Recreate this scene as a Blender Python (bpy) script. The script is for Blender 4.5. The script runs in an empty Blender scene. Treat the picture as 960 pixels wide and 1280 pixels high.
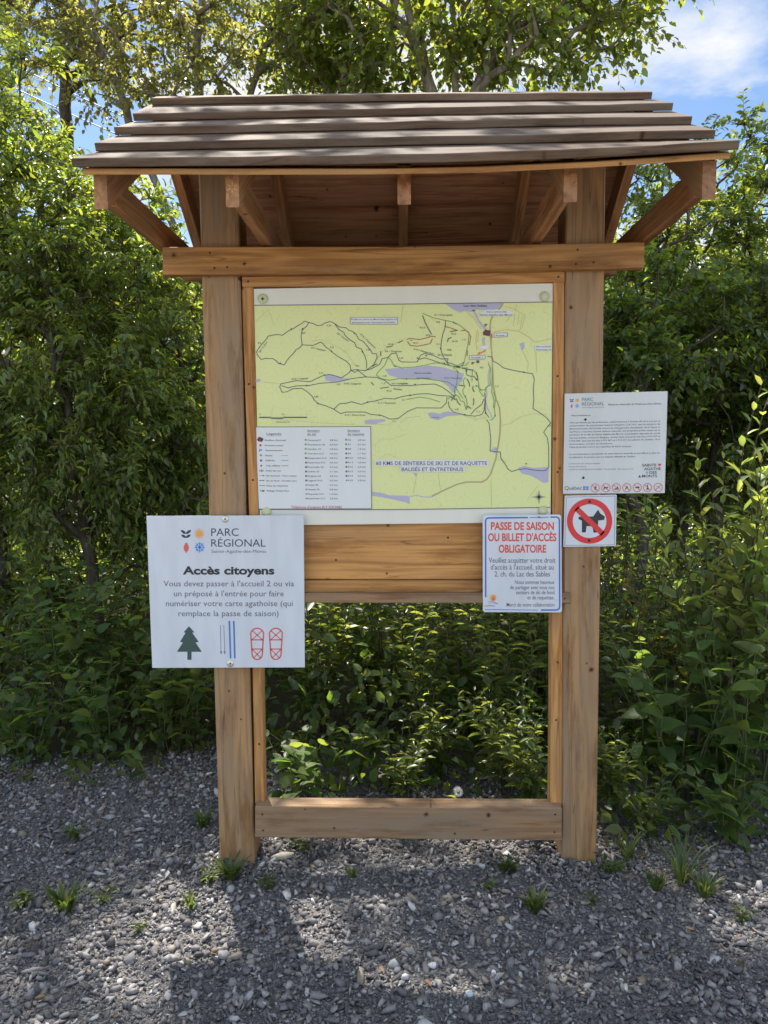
import bpy, bmesh, math, random
import numpy as np
from mathutils import Vector, Matrix

S = bpy.context.scene
COL = S.collection
rad = math.radians

# ------------------------------------------------------------------ camera
FPX = 930.0                                   # focal length in pixels of a 960 px wide picture
YAW, PITCH, ROLL = -0.0244, 0.0866, -0.0074
EYE = np.array([-0.0078, -2.73, 1.60])        # origin: ground midway between the two posts, front faces at y = 0


def _axes():
    cy, sy, cp, sp = math.cos(YAW), math.sin(YAW), math.cos(PITCH), math.sin(PITCH)
    fw = np.array([sy * cp, cy * cp, -sp]); rt = np.array([cy, -sy, 0.0]); up = np.cross(rt, fw)
    c, s = math.cos(ROLL), math.sin(ROLL)
    return c * rt + s * up, -s * rt + c * up, fw


RT, UP, FW = _axes()
cd = bpy.data.cameras.new('camera'); cam = bpy.data.objects.new('camera', cd); COL.objects.link(cam)
cd.sensor_fit = 'HORIZONTAL'; cd.sensor_width = 36.0; cd.lens = FPX / 960.0 * 36.0
cd.clip_start = 0.05; cd.clip_end = 500.0
m = Matrix.Identity(4)
for i in range(3):
    m[i][0], m[i][1], m[i][2], m[i][3] = RT[i], UP[i], -FW[i], EYE[i]
cam.matrix_world = m
S.camera = cam

# ------------------------------------------------------------------ sky, sun, exposure
SUN_EL, SUN_AZ = rad(54.0), rad(-21.0)         # behind the kiosk, a little to the left
SDIR = Vector((math.sin(SUN_AZ) * math.cos(SUN_EL), math.cos(SUN_AZ) * math.cos(SUN_EL), math.sin(SUN_EL)))
W = bpy.data.worlds.new('World'); S.world = W; W.use_nodes = True
nt = W.node_tree; nt.nodes.clear()


def nd(tree, typ, **kw):
    n = tree.nodes.new(typ)
    for k, v in kw.items():
        if k.startswith('i_'):
            n.inputs[k[2:].replace('_', ' ')].default_value = v
        else:
            setattr(n, k, v)
    return n


sky = nd(nt, 'ShaderNodeTexSky', sky_type='NISHITA', sun_disc=False, sun_elevation=SUN_EL, sun_rotation=SUN_AZ,
         altitude=400.0, air_density=1.0, dust_density=0.25, ozone_density=3.0)
tc = nd(nt, 'ShaderNodeTexCoord')
sep = nd(nt, 'ShaderNodeSeparateXYZ'); nt.links.new(tc.outputs['Generated'], sep.inputs[0])
zz = nd(nt, 'ShaderNodeMath', operation='ADD'); nt.links.new(sep.outputs['Z'], zz.inputs[0]); zz.inputs[1].default_value = 0.12
zm = nd(nt, 'ShaderNodeMath', operation='MAXIMUM'); nt.links.new(zz.outputs[0], zm.inputs[0]); zm.inputs[1].default_value = 0.05
dv = nd(nt, 'ShaderNodeVectorMath', operation='SCALE')
iv = nd(nt, 'ShaderNodeMath', operation='DIVIDE'); iv.inputs[0].default_value = 1.0; nt.links.new(zm.outputs[0], iv.inputs[1])
nt.links.new(tc.outputs['Generated'], dv.inputs[0]); nt.links.new(iv.outputs[0], dv.inputs['Scale'])
mp = nd(nt, 'ShaderNodeMapping'); nt.links.new(dv.outputs[0], mp.inputs[0])
mp.inputs['Scale'].default_value = (1.0, 1.7, 0.0); mp.inputs['Rotation'].default_value = (0, 0, rad(-18)); mp.inputs['Location'].default_value = (0.47, 0.1, 0.0)
cn = nd(nt, 'ShaderNodeTexNoise'); nt.links.new(mp.outputs[0], cn.inputs['Vector'])
cn.inputs['Scale'].default_value = 1.15; cn.inputs['Detail'].default_value = 9.0; cn.inputs['Roughness'].default_value = 0.58; cn.inputs['Distortion'].default_value = 0.35
cr = nd(nt, 'ShaderNodeValToRGB'); nt.links.new(cn.outputs['Fac'], cr.inputs[0])
cr.color_ramp.elements[0].position = 0.47; cr.color_ramp.elements[1].position = 0.60
mx = nd(nt, 'ShaderNodeMix', data_type='RGBA')
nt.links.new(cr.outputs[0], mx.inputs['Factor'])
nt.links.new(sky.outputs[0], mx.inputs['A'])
cg = nd(nt, 'ShaderNodeMapRange', interpolation_type='SMOOTHSTEP'); nt.links.new(sep.outputs['Y'], cg.inputs[0])   # unseen clouds behind the camera made brighter, added fill for the kiosk front
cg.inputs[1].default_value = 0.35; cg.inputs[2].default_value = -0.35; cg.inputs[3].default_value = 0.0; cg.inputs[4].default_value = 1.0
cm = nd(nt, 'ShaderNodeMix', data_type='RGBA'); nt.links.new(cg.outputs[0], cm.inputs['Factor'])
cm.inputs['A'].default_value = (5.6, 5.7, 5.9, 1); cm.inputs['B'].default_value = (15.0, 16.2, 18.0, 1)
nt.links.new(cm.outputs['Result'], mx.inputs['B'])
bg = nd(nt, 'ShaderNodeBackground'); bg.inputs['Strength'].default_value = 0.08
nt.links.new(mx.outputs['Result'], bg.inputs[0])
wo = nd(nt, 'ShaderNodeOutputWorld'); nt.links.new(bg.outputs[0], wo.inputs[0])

sl = bpy.data.lights.new('sun', 'SUN'); sl.energy = 5.0; sl.angle = rad(0.53); sl.color = (1.0, 0.93, 0.82)
so = bpy.data.objects.new('sun', sl); COL.objects.link(so)
so.rotation_euler = SDIR.to_track_quat('Z', 'Y').to_euler(); so.location = (-4, 9, 14)

S.view_settings.view_transform = 'Standard'; S.view_settings.look = 'None'
S.view_settings.exposure = 1.12; S.view_settings.gamma = 1.0; S.view_settings.use_curve_mapping = False
S.render.engine = 'CYCLES'
S.cycles.max_bounces = 7; S.cycles.diffuse_bounces = 4; S.cycles.glossy_bounces = 2; S.cycles.transmission_bounces = 4
S.cycles.transparent_max_bounces = 4; S.cycles.caustics_reflective = False; S.cycles.caustics_refractive = False
S.cycles.use_denoising = True
try:
    S.cycles.denoiser = 'OPENIMAGEDENOISE'; S.cycles.denoising_input_passes = 'RGB_ALBEDO_NORMAL'
except Exception:
    pass


# ------------------------------------------------------------------ helpers
def P(x, y, Y):
    """The point of the vertical plane at depth Y behind which pixel (x, y) of the 960 x 1280 picture lies."""
    d = FW + RT * ((x - 480.0) / FPX) + UP * ((640.0 - y) / FPX)
    return EYE + d * ((Y - EYE[1]) / d[1])


def G(x, y, z=0.0):
    d = FW + RT * ((x - 480.0) / FPX) + UP * ((640.0 - y) / FPX)
    return EYE + d * ((z - EYE[2]) / d[2])


def thing(name, label, cat, loc=(0, 0, 0), group=None):
    o = bpy.data.objects.new(name, None); COL.objects.link(o); o.location = loc
    o.empty_display_size = 0.1
    tag(o, label, cat, group)
    return o


def tag(o, label=None, cat=None, group=None, kind=None):
    if label: o['label'] = label
    if cat: o['category'] = cat
    if group: o['group'] = group
    if kind: o['kind'] = kind
    return o


def link(name, me, mat, parent=None):
    o = bpy.data.objects.new(name, me); COL.objects.link(o)
    if mat: me.materials.append(mat)
    if parent is not None:
        o.parent = parent
        o.matrix_parent_inverse = Matrix.Translation(parent.location).inverted()
    return o


def np_mesh(name, V, F, mat, parent=None, smooth=False):
    V = np.asarray(V, dtype=np.float32).reshape(-1, 3); F = np.asarray(F, dtype=np.int32)
    k = F.shape[1]
    me = bpy.data.meshes.new(name)
    me.vertices.add(len(V)); me.vertices.foreach_set('co', V.ravel())
    me.loops.add(F.size); me.loops.foreach_set('vertex_index', F.ravel())
    me.polygons.add(len(F)); me.polygons.foreach_set('loop_start', np.arange(0, F.size, k, dtype=np.int32))
    if smooth:
        me.polygons.foreach_set('use_smooth', np.ones(len(F), dtype=bool))
    me.update(calc_edges=True)
    return link(name, me, mat, parent)


def unit(v):
    v = np.asarray(v, dtype=float)
    return v / np.maximum(np.linalg.norm(v, axis=-1, keepdims=True), 1e-9)


# ------------------------------------------------------------------ materials
def mat_new(name):
    mt = bpy.data.materials.new(name); mt.use_nodes = True
    t = mt.node_tree; bs = t.nodes['Principled BSDF']
    return mt, t, bs


def plain(name, col, rough=0.5, metal=0.0, spec=0.5):
    mt, t, bs = mat_new(name)
    bs.inputs['Base Color'].default_value = (*col, 1); bs.inputs['Roughness'].default_value = rough
    bs.inputs['Metallic'].default_value = metal; bs.inputs['Specular IOR Level'].default_value = spec
    return mt


def sheet_mat(name, col, rough=0.45, var=0.06):
    """Sign sheet or print: a plain colour with faint blotches and dust."""
    mt, t, bs = mat_new(name)
    g = nd(t, 'ShaderNodeTexCoord'); mq = nd(t, 'ShaderNodeMapping'); t.links.new(g.outputs['Object'], mq.inputs[0]); mq.inputs['Scale'].default_value = (3.0, 1.0, 0.7)
    n = nd(t, 'ShaderNodeTexNoise'); t.links.new(mq.outputs[0], n.inputs['Vector'])
    n.inputs['Scale'].default_value = 6.0; n.inputs['Detail'].default_value = 5.0
    r = nd(t, 'ShaderNodeValToRGB'); t.links.new(n.outputs['Fac'], r.inputs[0])
    r.color_ramp.elements[0].position = 0.3; r.color_ramp.elements[1].position = 0.7
    r.color_ramp.elements[0].color = (*[c * (1 - var) for c in col], 1); r.color_ramp.elements[1].color = (*col, 1)
    t.links.new(r.outputs[0], bs.inputs['Base Color']); bs.inputs['Roughness'].default_value = rough
    bs.inputs['Specular IOR Level'].default_value = 0.35
    return mt


def wood_mat(name, light, dark, weather, wamt=0.35, knot=(0.07, 0.025, 0.008), rough=0.72, wscale=1.6):
    mt, t, bs = mat_new(name)
    L = t.links.new
    a = nd(t, 'ShaderNodeAttribute', attribute_name='grain')
    m1 = nd(t, 'ShaderNodeMapping'); L(a.outputs['Vector'], m1.inputs[0]); m1.inputs['Scale'].default_value = (1.5, 52.0, 52.0)
    n1 = nd(t, 'ShaderNodeTexNoise'); L(m1.outputs[0], n1.inputs['Vector']); n1.inputs['Scale'].default_value = 1.0
    n1.inputs['Detail'].default_value = 7.0; n1.inputs['Roughness'].default_value = 0.62; n1.inputs['Distortion'].default_value = 0.5
    m2 = nd(t, 'ShaderNodeMapping'); L(a.outputs['Vector'], m2.inputs[0]); m2.inputs['Scale'].default_value = (0.55, 7.0, 7.0)
    w = nd(t, 'ShaderNodeTexNoise'); L(m2.outputs[0], w.inputs['Vector']); w.inputs['Scale'].default_value = 1.2
    w.inputs['Detail'].default_value = 2.0
    ws = nd(t, 'ShaderNodeMath', operation='MULTIPLY'); L(w.outputs['Fac'], ws.inputs[0]); ws.inputs[1].default_value = 62.0
    wf = nd(t, 'ShaderNodeMath', operation='SINE'); L(ws.outputs[0], wf.inputs[0])
    wa = nd(t, 'ShaderNodeMath', operation='MULTIPLY_ADD'); L(wf.outputs[0], wa.inputs[0]); wa.inputs[1].default_value = 0.10; L(n1.outputs['Fac'], wa.inputs[2])
    r1 = nd(t, 'ShaderNodeValToRGB'); L(wa.outputs[0], r1.inputs[0])
    r1.color_ramp.elements[0].position = 0.36; r1.color_ramp.elements[0].color = (*dark, 1)
    r1.color_ramp.elements[1].position = 0.62; r1.color_ramp.elements[1].color = (*light, 1)
    # weathering: broad grey brown areas
    m3 = nd(t, 'ShaderNodeMapping'); L(a.outputs['Vector'], m3.inputs[0]); m3.inputs['Scale'].default_value = (wscale, wscale * 5, wscale * 5)
    n3 = nd(t, 'ShaderNodeTexNoise'); L(m3.outputs[0], n3.inputs['Vector']); n3.inputs['Scale'].default_value = 1.0; n3.inputs['Detail'].default_value = 6.0
    n3.inputs['Roughness'].default_value = 0.65
    r3 = nd(t, 'ShaderNodeValToRGB'); L(n3.outputs['Fac'], r3.inputs[0])
    r3.color_ramp.elements[0].position = 0.62 - 0.5 * wamt; r3.color_ramp.elements[1].position = 0.86 - 0.4 * wamt
    mx3 = nd(t, 'ShaderNodeMix', data_type='RGBA'); L(r3.outputs[0], mx3.inputs['Factor']); L(r1.outputs[0], mx3.inputs['A'])
    mx3.inputs['B'].default_value = (*weather, 1)
    # dark water stains and streaks
    m4 = nd(t, 'ShaderNodeMapping'); L(a.outputs['Vector'], m4.inputs[0]); m4.inputs['Scale'].default_value = (2.3, 16.0, 16.0); m4.inputs['Location'].default_value = (7.0, 3.0, 1.0)
    n4 = nd(t, 'ShaderNodeTexNoise'); L(m4.outputs[0], n4.inputs['Vector']); n4.inputs['Scale'].default_value = 1.0; n4.inputs['Detail'].default_value = 7.0; n4.inputs['Roughness'].default_value = 0.7
    r4 = nd(t, 'ShaderNodeValToRGB'); L(n4.outputs['Fac'], r4.inputs[0])
    r4.color_ramp.elements[0].position = 0.36; r4.color_ramp.elements[0].color = (0.66, 0.58, 0.50, 1); r4.color_ramp.elements[1].position = 0.50; r4.color_ramp.elements[1].color = (1, 1, 1, 1)
    mx4 = nd(t, 'ShaderNodeMix', data_type='RGBA', blend_type='MULTIPLY'); mx4.inputs['Factor'].default_value = 1.0; L(mx3.outputs['Result'], mx4.inputs['A']); L(r4.outputs[0], mx4.inputs['B'])
    mx3 = mx4
    # knots
    v = nd(t, 'ShaderNodeTexVoronoi', voronoi_dimensions='2D'); L(a.outputs['Vector'], v.inputs['Vector']); v.inputs['Scale'].default_value = 8.5
    kn = nd(t, 'ShaderNodeTexNoise'); L(a.outputs['Vector'], kn.inputs['Vector']); kn.inputs['Scale'].default_value = 60.0
    ka = nd(t, 'ShaderNodeMath', operation='MULTIPLY_ADD'); L(kn.outputs['Fac'], ka.inputs[0]); ka.inputs[1].default_value = 0.09
    kd = nd(t, 'ShaderNodeSeparateColor'); L(v.outputs['Color'], kd.inputs[0])
    kr = nd(t, 'ShaderNodeMapRange'); L(kd.outputs[1], kr.inputs[0]); kr.inputs[3].default_value = 0.75; kr.inputs[4].default_value = 2.2
    kx = nd(t, 'ShaderNodeMath', operation='MULTIPLY'); L(v.outputs['Distance'], kx.inputs[0]); L(kr.outputs[0], kx.inputs[1]); L(kx.outputs[0], ka.inputs[2])
    rk = nd(t, 'ShaderNodeValToRGB'); L(ka.outputs[0], rk.inputs[0])
    rk.color_ramp.elements[0].position = 0.08; rk.color_ramp.elements[0].color = (1, 1, 1, 1)
    rk.color_ramp.elements[1].position = 0.155; rk.color_ramp.elements[1].color = (0, 0, 0, 1)
    e = rk.color_ramp.elements.new(0.11); e.color = (0.35, 0.35, 0.35, 1)
    vs_ = nd(t, 'ShaderNodeSeparateColor'); L(v.outputs['Color'], vs_.inputs[0])
    vg = nd(t, 'ShaderNodeMath', operation='GREATER_THAN'); L(vs_.outputs[0], vg.inputs[0]); vg.inputs[1].default_value = 0.62
    vm = nd(t, 'ShaderNodeMath', operation='MULTIPLY'); L(rk.outputs[0], vm.inputs[0]); L(vg.outputs[0], vm.inputs[1])
    mxk = nd(t, 'ShaderNodeMix', data_type='RGBA'); L(vm.outputs[0], mxk.inputs['Factor']); L(mx3.outputs['Result'], mxk.inputs['A'])
    mxk.inputs['B'].default_value = (*knot, 1)
    # drying checks: thin dark lines along the grain
    m5 = nd(t, 'ShaderNodeMapping'); L(a.outputs['Vector'], m5.inputs[0]); m5.inputs['Scale'].default_value = (0.7, 24.0, 24.0)
    n5 = nd(t, 'ShaderNodeTexNoise'); L(m5.outputs[0], n5.inputs['Vector']); n5.inputs['Scale'].default_value = 1.0; n5.inputs['Detail'].default_value = 1.5
    c5 = nd(t, 'ShaderNodeMath', operation='SUBTRACT'); L(n5.outputs['Fac'], c5.inputs[0]); c5.inputs[1].default_value = 0.5
    b5 = nd(t, 'ShaderNodeMath', operation='ABSOLUTE'); L(c5.outputs[0], b5.inputs[0])
    r5 = nd(t, 'ShaderNodeValToRGB'); L(b5.outputs[0], r5.inputs[0])
    r5.color_ramp.elements[0].position = 0.0; r5.color_ramp.elements[0].color = (0.42, 0.38, 0.34, 1)
    r5.color_ramp.elements[1].position = 0.007; r5.color_ramp.elements[1].color = (1, 1, 1, 1)
    mu = nd(t, 'ShaderNodeMix', data_type='RGBA', blend_type='MULTIPLY'); mu.inputs['Factor'].default_value = 0.8
    L(mxk.outputs['Result'], mu.inputs['A']); L(r5.outputs[0], mu.inputs['B'])
    oi = nd(t, 'ShaderNodeObjectInfo')
    hv = nd(t, 'ShaderNodeHueSaturation'); L(mu.outputs['Result'], hv.inputs['Color'])
    mr = nd(t, 'ShaderNodeMapRange'); L(oi.outputs['Random'], mr.inputs[0]); mr.inputs[3].default_value = 0.84; mr.inputs[4].default_value = 1.14
    L(mr.outputs[0], hv.inputs['Value'])
    L(hv.outputs[0], bs.inputs['Base Color'])
    bs.inputs['Roughness'].default_value = rough; bs.inputs['Specular IOR Level'].default_value = 0.3
    bp = nd(t, 'ShaderNodeBump'); bp.inputs['Strength'].default_value = 0.35; bp.inputs['Distance'].default_value = 0.002
    ad = nd(t, 'ShaderNodeMath', operation='MULTIPLY'); L(n1.outputs['Fac'], ad.inputs[0]); L(r5.outputs[0], ad.inputs[1])
    L(ad.outputs[0], bp.inputs['Height']); L(bp.outputs[0], bs.inputs['Normal'])
    return mt


HONEY = wood_mat('honey stained timber', (0.53, 0.278, 0.092), (0.34, 0.160, 0.050), (0.33, 0.195, 0.092), 0.36)
POSTW = wood_mat('weathered honey timber', (0.48, 0.265, 0.100), (0.295, 0.152, 0.058), (0.285, 0.205, 0.130), 0.56, wscale=0.8)
RAFTW = wood_mat('brown stained timber', (0.42, 0.21, 0.095), (0.27, 0.12, 0.05), (0.29, 0.19, 0.115), 0.4)
BOARD = wood_mat('red brown roof boards', (0.52, 0.27, 0.155), (0.34, 0.16, 0.09), (0.40, 0.235, 0.15), 0.4)
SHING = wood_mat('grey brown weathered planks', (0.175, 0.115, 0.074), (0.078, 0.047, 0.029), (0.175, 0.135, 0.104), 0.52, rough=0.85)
RAILW = wood_mat('dull brown timber', (0.37, 0.22, 0.11), (0.25, 0.14, 0.068), (0.28, 0.20, 0.13), 0.5)


def leaf_mat(name, base, trans, tmix=0.42, rough=0.42, hv=0.035, vv=0.45, spec=0.45):
    mt, t, bs = mat_new(name)
    L = t.links.new
    g = nd(t, 'ShaderNodeNewGeometry')
    def vary(col):
        h = nd(t, 'ShaderNodeHueSaturation'); h.inputs['Color'].default_value = (*col, 1)
        m1 = nd(t, 'ShaderNodeMapRange'); L(g.outputs['Random Per Island'], m1.inputs[0]); m1.inputs[3].default_value = 0.5 - hv; m1.inputs[4].default_value = 0.5 + hv * 0.6
        ms = nd(t, 'ShaderNodeMath', operation='MULTIPLY'); L(g.outputs['Random Per Island'], ms.inputs[0]); ms.inputs[1].default_value = 7.31
        mf = nd(t, 'ShaderNodeMath', operation='FRACT'); L(ms.outputs[0], mf.inputs[0])
        m2 = nd(t, 'ShaderNodeMapRange'); L(mf.outputs[0], m2.inputs[0]); m2.inputs[3].default_value = 1 - vv; m2.inputs[4].default_value = 1 + vv
        L(m1.outputs[0], h.inputs['Hue']); L(m2.outputs[0], h.inputs['Value'])
        return h
    L(vary(base).outputs[0], bs.inputs['Base Color'])
    bs.inputs['Roughness'].default_value = rough; bs.inputs['Specular IOR Level'].default_value = spec
    tr = nd(t, 'ShaderNodeBsdfTranslucent'); L(vary(trans).outputs[0], tr.inputs['Color'])
    mx = nd(t, 'ShaderNodeMixShader'); mx.inputs[0].default_value = tmix
    L(bs.outputs[0], mx.inputs[1]); L(tr.outputs[0], mx.inputs[2])
    L(mx.outputs[0], t.nodes['Material Output'].inputs['Surface'])
    return mt


LF_CHERRY = leaf_mat('narrow green leaves', (0.098, 0.142, 0.042), (0.44, 0.55, 0.06), 0.48, 0.33)
LF_POPLAR = leaf_mat('poplar leaves', (0.075, 0.112, 0.030), (0.44, 0.52, 0.06), 0.49, 0.30)
LF_ASPEN = leaf_mat('yellowing canopy leaves', (0.112, 0.122, 0.040), (0.52, 0.52, 0.09), 0.50, 0.38)
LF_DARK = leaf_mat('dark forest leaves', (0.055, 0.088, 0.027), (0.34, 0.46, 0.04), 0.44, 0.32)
LF_WILLOW = leaf_mat('grey green willow leaves', (0.130, 0.172, 0.072), (0.52, 0.64, 0.11), 0.49, 0.4)
LF_BROAD = leaf_mat('broad herb leaves', (0.075, 0.122, 0.040), (0.36, 0.52, 0.07), 0.43, 0.50, vv=0.4, spec=0.3)
LF_HERB = leaf_mat('mid green herb leaves', (0.090, 0.132, 0.046), (0.46, 0.56, 0.07), 0.47, 0.33)
LF_YEL = leaf_mat('yellowed herb leaves', (0.16, 0.13, 0.03), (0.48, 0.36, 0.05), 0.45, 0.45)
LF_GRASS = leaf_mat('grass blades', (0.075, 0.105, 0.032), (0.26, 0.36, 0.05), 0.38, 0.42)
M_GOLD = leaf_mat('goldenrod flowers', (0.42, 0.28, 0.03), (0.4, 0.28, 0.03), 0.3, 0.6)
M_PETAL = plain('white petals', (0.8, 0.8, 0.78), 0.6)
M_STEM = plain('green stem', (0.085, 0.10, 0.04), 0.6)
M_STEMR = plain('brown stem', (0.07, 0.05, 0.03), 0.7)


def bark_mat(name, c1, c2):
    mt, t, bs = mat_new(name)
    g = nd(t, 'ShaderNodeTexCoord'); mp_ = nd(t, 'ShaderNodeMapping'); t.links.new(g.outputs['Object'], mp_.inputs[0]); mp_.inputs['Scale'].default_value = (14, 14, 4)
    n = nd(t, 'ShaderNodeTexNoise'); t.links.new(mp_.outputs[0], n.inputs['Vector']); n.inputs['Scale'].default_value = 2.2; n.inputs['Detail'].default_value = 8
    r = nd(t, 'ShaderNodeValToRGB'); t.links.new(n.outputs['Fac'], r.inputs[0])
    r.color_ramp.elements[0].position = 0.35; r.color_ramp.elements[0].color = (*c1, 1)
    r.color_ramp.elements[1].position = 0.68; r.color_ramp.elements[1].color = (*c2, 1)
    t.links.new(r.outputs[0], bs.inputs['Base Color']); bs.inputs['Roughness'].default_value = 0.85
    b = nd(t, 'ShaderNodeBump'); b.inputs['Strength'].default_value = 0.5; b.inputs['Distance'].default_value = 0.01
    t.links.new(n.outputs['Fac'], b.inputs['Height']); t.links.new(b.outputs[0], bs.inputs['Normal'])
    return mt


BARK_D = bark_mat('dark bark', (0.035, 0.027, 0.02), (0.10, 0.08, 0.06))
BARK_G = bark_mat('grey poplar bark', (0.12, 0.10, 0.075), (0.30, 0.27, 0.21))

# ------------------------------------------------------------------ ground and gravel
rng = np.random.default_rng(7)


def edge_y(x):
    """How far back the gravel reaches before the undergrowth begins."""
    x = np.asarray(x, dtype=float)
    base = np.where(x < -0.3, 0.85 - 0.08 * np.clip(-x - 0.3, 0, 3) - 0.35 * np.clip((x + 0.8) / 0.5, 0, 1), 0.50)
    base = np.where(x > 0.55, 0.50 - 0.42 * np.clip((x - 0.55) / 0.5, 0, 1), base)
    return base + 0.10 * np.sin(x * 5.1) + 0.06 * np.sin(x * 11.3 + 1)


def height(x, y):
    h = 0.012 * np.sin(x * 2.3 + 0.4) * np.sin(y * 1.9 + 1.0) + 0.008 * np.sin(x * 5.7) * np.cos(y * 4.9)
    return h * np.clip(1.5 - 0.15 * (np.abs(x) + np.abs(y)), 0, 1) + np.clip(y - 1.2, 0, 40) * 0.012


def ground():
    a = np.concatenate([-np.geomspace(90, 3.2, 16), np.linspace(-3, 3, 61), np.geomspace(3.2, 90, 16)])
    b = np.concatenate([-np.geomspace(90, 3.2, 16), np.linspace(-3, 3, 61), np.geomspace(3.2, 90, 16)])
    X, Y = np.meshgrid(a, b, indexing='ij'); Z = height(X, Y)
    n, k = X.shape
    V = np.stack([X, Y, Z], -1).reshape(-1, 3)
    I = np.arange(n * k).reshape(n, k)
    F = np.stack([I[:-1, :-1], I[1:, :-1], I[1:, 1:], I[:-1, 1:]], -1).reshape(-1, 4)
    mt, t, bs = mat_new('gravelly ground'); L = t.links.new
    g = nd(t, 'ShaderNodeTexCoord')
    v = nd(t, 'ShaderNodeTexVoronoi'); L(g.outputs['Object'], v.inputs['Vector']); v.inputs['Scale'].default_value = 75.0
    v2 = nd(t, 'ShaderNodeTexVoronoi'); L(g.outputs['Object'], v2.inputs['Vector']); v2.inputs['Scale'].default_value = 190.0
    n_ = nd(t, 'ShaderNodeTexNoise'); L(g.outputs['Object'], n_.inputs['Vector']); n_.inputs['Scale'].default_value = 2.4; n_.inputs['Detail'].default_value = 8.0
    s = nd(t, 'ShaderNodeSeparateColor'); L(v2.outputs['Color'], s.inputs[0])
    r = nd(t, 'ShaderNodeValToRGB'); L(s.outputs[0], r.inputs[0])
    r.color_ramp.elements[0].color = (0.07, 0.066, 0.066, 1); r.color_ramp.elements[1].color = (0.27, 0.255, 0.24, 1)
    e = r.color_ramp.elements.new(0.7); e.color = (0.15, 0.146, 0.152, 1)
    # brown soil and leaf litter beyond the gravel
    r2 = nd(t, 'ShaderNodeValToRGB'); L(n_.outputs['Fac'], r2.inputs[0])
    r2.color_ramp.elements[0].color = (0.025, 0.018, 0.011, 1); r2.color_ramp.elements[1].color = (0.085, 0.06, 0.035, 1)
    sp = nd(t, 'ShaderNodeSeparateXYZ'); L(g.outputs['Object'], sp.inputs[0])
    nm = nd(t, 'ShaderNodeMath', operation='MULTIPLY_ADD'); L(n_.outputs['Fac'], nm.inputs[0]); nm.inputs[1].default_value = 0.7; L(sp.outputs['Y'], nm.inputs[2])
    rr = nd(t, 'ShaderNodeMapRange'); L(nm.outputs[0], rr.inputs[0]); rr.inputs[1].default_value = 1.05; rr.inputs[2].default_value = 1.5
    mx_ = nd(t, 'ShaderNodeMix', data_type='RGBA'); L(rr.outputs[0], mx_.inputs['Factor']); L(r.outputs[0], mx_.inputs['A']); L(r2.outputs[0], mx_.inputs['B'])
    # unseen lot behind the camera, its pale tone added to bounce fill light
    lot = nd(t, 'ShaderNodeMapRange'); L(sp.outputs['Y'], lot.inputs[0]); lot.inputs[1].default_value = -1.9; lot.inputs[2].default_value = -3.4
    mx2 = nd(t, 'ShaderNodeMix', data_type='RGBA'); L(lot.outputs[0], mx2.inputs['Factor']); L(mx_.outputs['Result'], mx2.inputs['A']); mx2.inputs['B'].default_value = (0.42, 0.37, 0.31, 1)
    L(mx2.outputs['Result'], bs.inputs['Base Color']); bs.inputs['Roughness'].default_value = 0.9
    ad = nd(t, 'ShaderNodeMath', operation='ADD'); L(v.outputs['Distance'], ad.inputs[0]); L(v2.outputs['Distance'], ad.inputs[1])
    b = nd(t, 'ShaderNodeBump', invert=True); b.inputs['Strength'].default_value = 0.9; b.inputs['Distance'].default_value = 0.008
    L(ad.outputs[0], b.inputs['Height']); L(b.outputs[0], bs.inputs['Normal'])
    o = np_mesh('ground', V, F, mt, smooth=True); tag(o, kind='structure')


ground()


def ico():
    bm = bmesh.new(); bmesh.ops.create_icosphere(bm, subdivisions=1, radius=1.0)
    V = np.array([v.co[:] for v in bm.verts]); F = np.array([[v.index for v in f.verts] for f in bm.faces]); bm.free()
    return V, F


IV, IF = ico()


def rot_mats(n, g):
    q = unit(g.normal(size=(n, 4))); w, x, y, z = q.T
    return np.stack([np.stack([1 - 2 * (y * y + z * z), 2 * (x * y - z * w), 2 * (x * z + y * w)], -1),
                     np.stack([2 * (x * y + z * w), 1 - 2 * (x * x + z * z), 2 * (y * z - x * w)], -1),
                     np.stack([2 * (x * z - y * w), 2 * (y * z + x * w), 1 - 2 * (x * x + y * y)], -1)], -2)


def stone_mat(name, ramp):
    mt, t, bs = mat_new(name); L = t.links.new
    g = nd(t, 'ShaderNodeNewGeometry'); r = nd(t, 'ShaderNodeValToRGB'); L(g.outputs['Random Per Island'], r.inputs[0])
    els = r.color_ramp.elements
    els[0].position, els[0].color = ramp[0][0], (*ramp[0][1], 1); els[1].position, els[1].color = ramp[-1][0], (*ramp[-1][1], 1)
    for p_, c_ in ramp[1:-1]:
        e = els.new(p_); e.color = (*c_, 1)
    tcx = nd(t, 'ShaderNodeTexCoord'); n = nd(t, 'ShaderNodeTexNoise'); L(tcx.outputs['Object'], n.inputs['Vector']); n.inputs['Scale'].default_value = 120.0
    mr = nd(t, 'ShaderNodeMapRange'); L(n.outputs['Fac'], mr.inputs[0]); mr.inputs[3].default_value = 0.6; mr.inputs[4].default_value = 1.35
    h = nd(t, 'ShaderNodeHueSaturation'); L(r.outputs[0], h.inputs['Color']); L(mr.outputs[0], h.inputs['Value'])
    L(h.outputs[0], bs.inputs['Base Color']); bs.inputs['Roughness'].default_value = 0.75; bs.inputs['Specular IOR Level'].default_value = 0.35
    return mt


GRAVEL = stone_mat('crushed stone', [(0.0, (0.072, 0.068, 0.070)), (0.32, (0.128, 0.121, 0.124)), (0.58, (0.190, 0.181, 0.181)), (0.80, (0.29, 0.278, 0.27)),
                                     (0.90, (0.20, 0.165, 0.125)), (0.95, (0.35, 0.345, 0.34)), (1.0, (0.48, 0.48, 0.47))])


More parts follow.
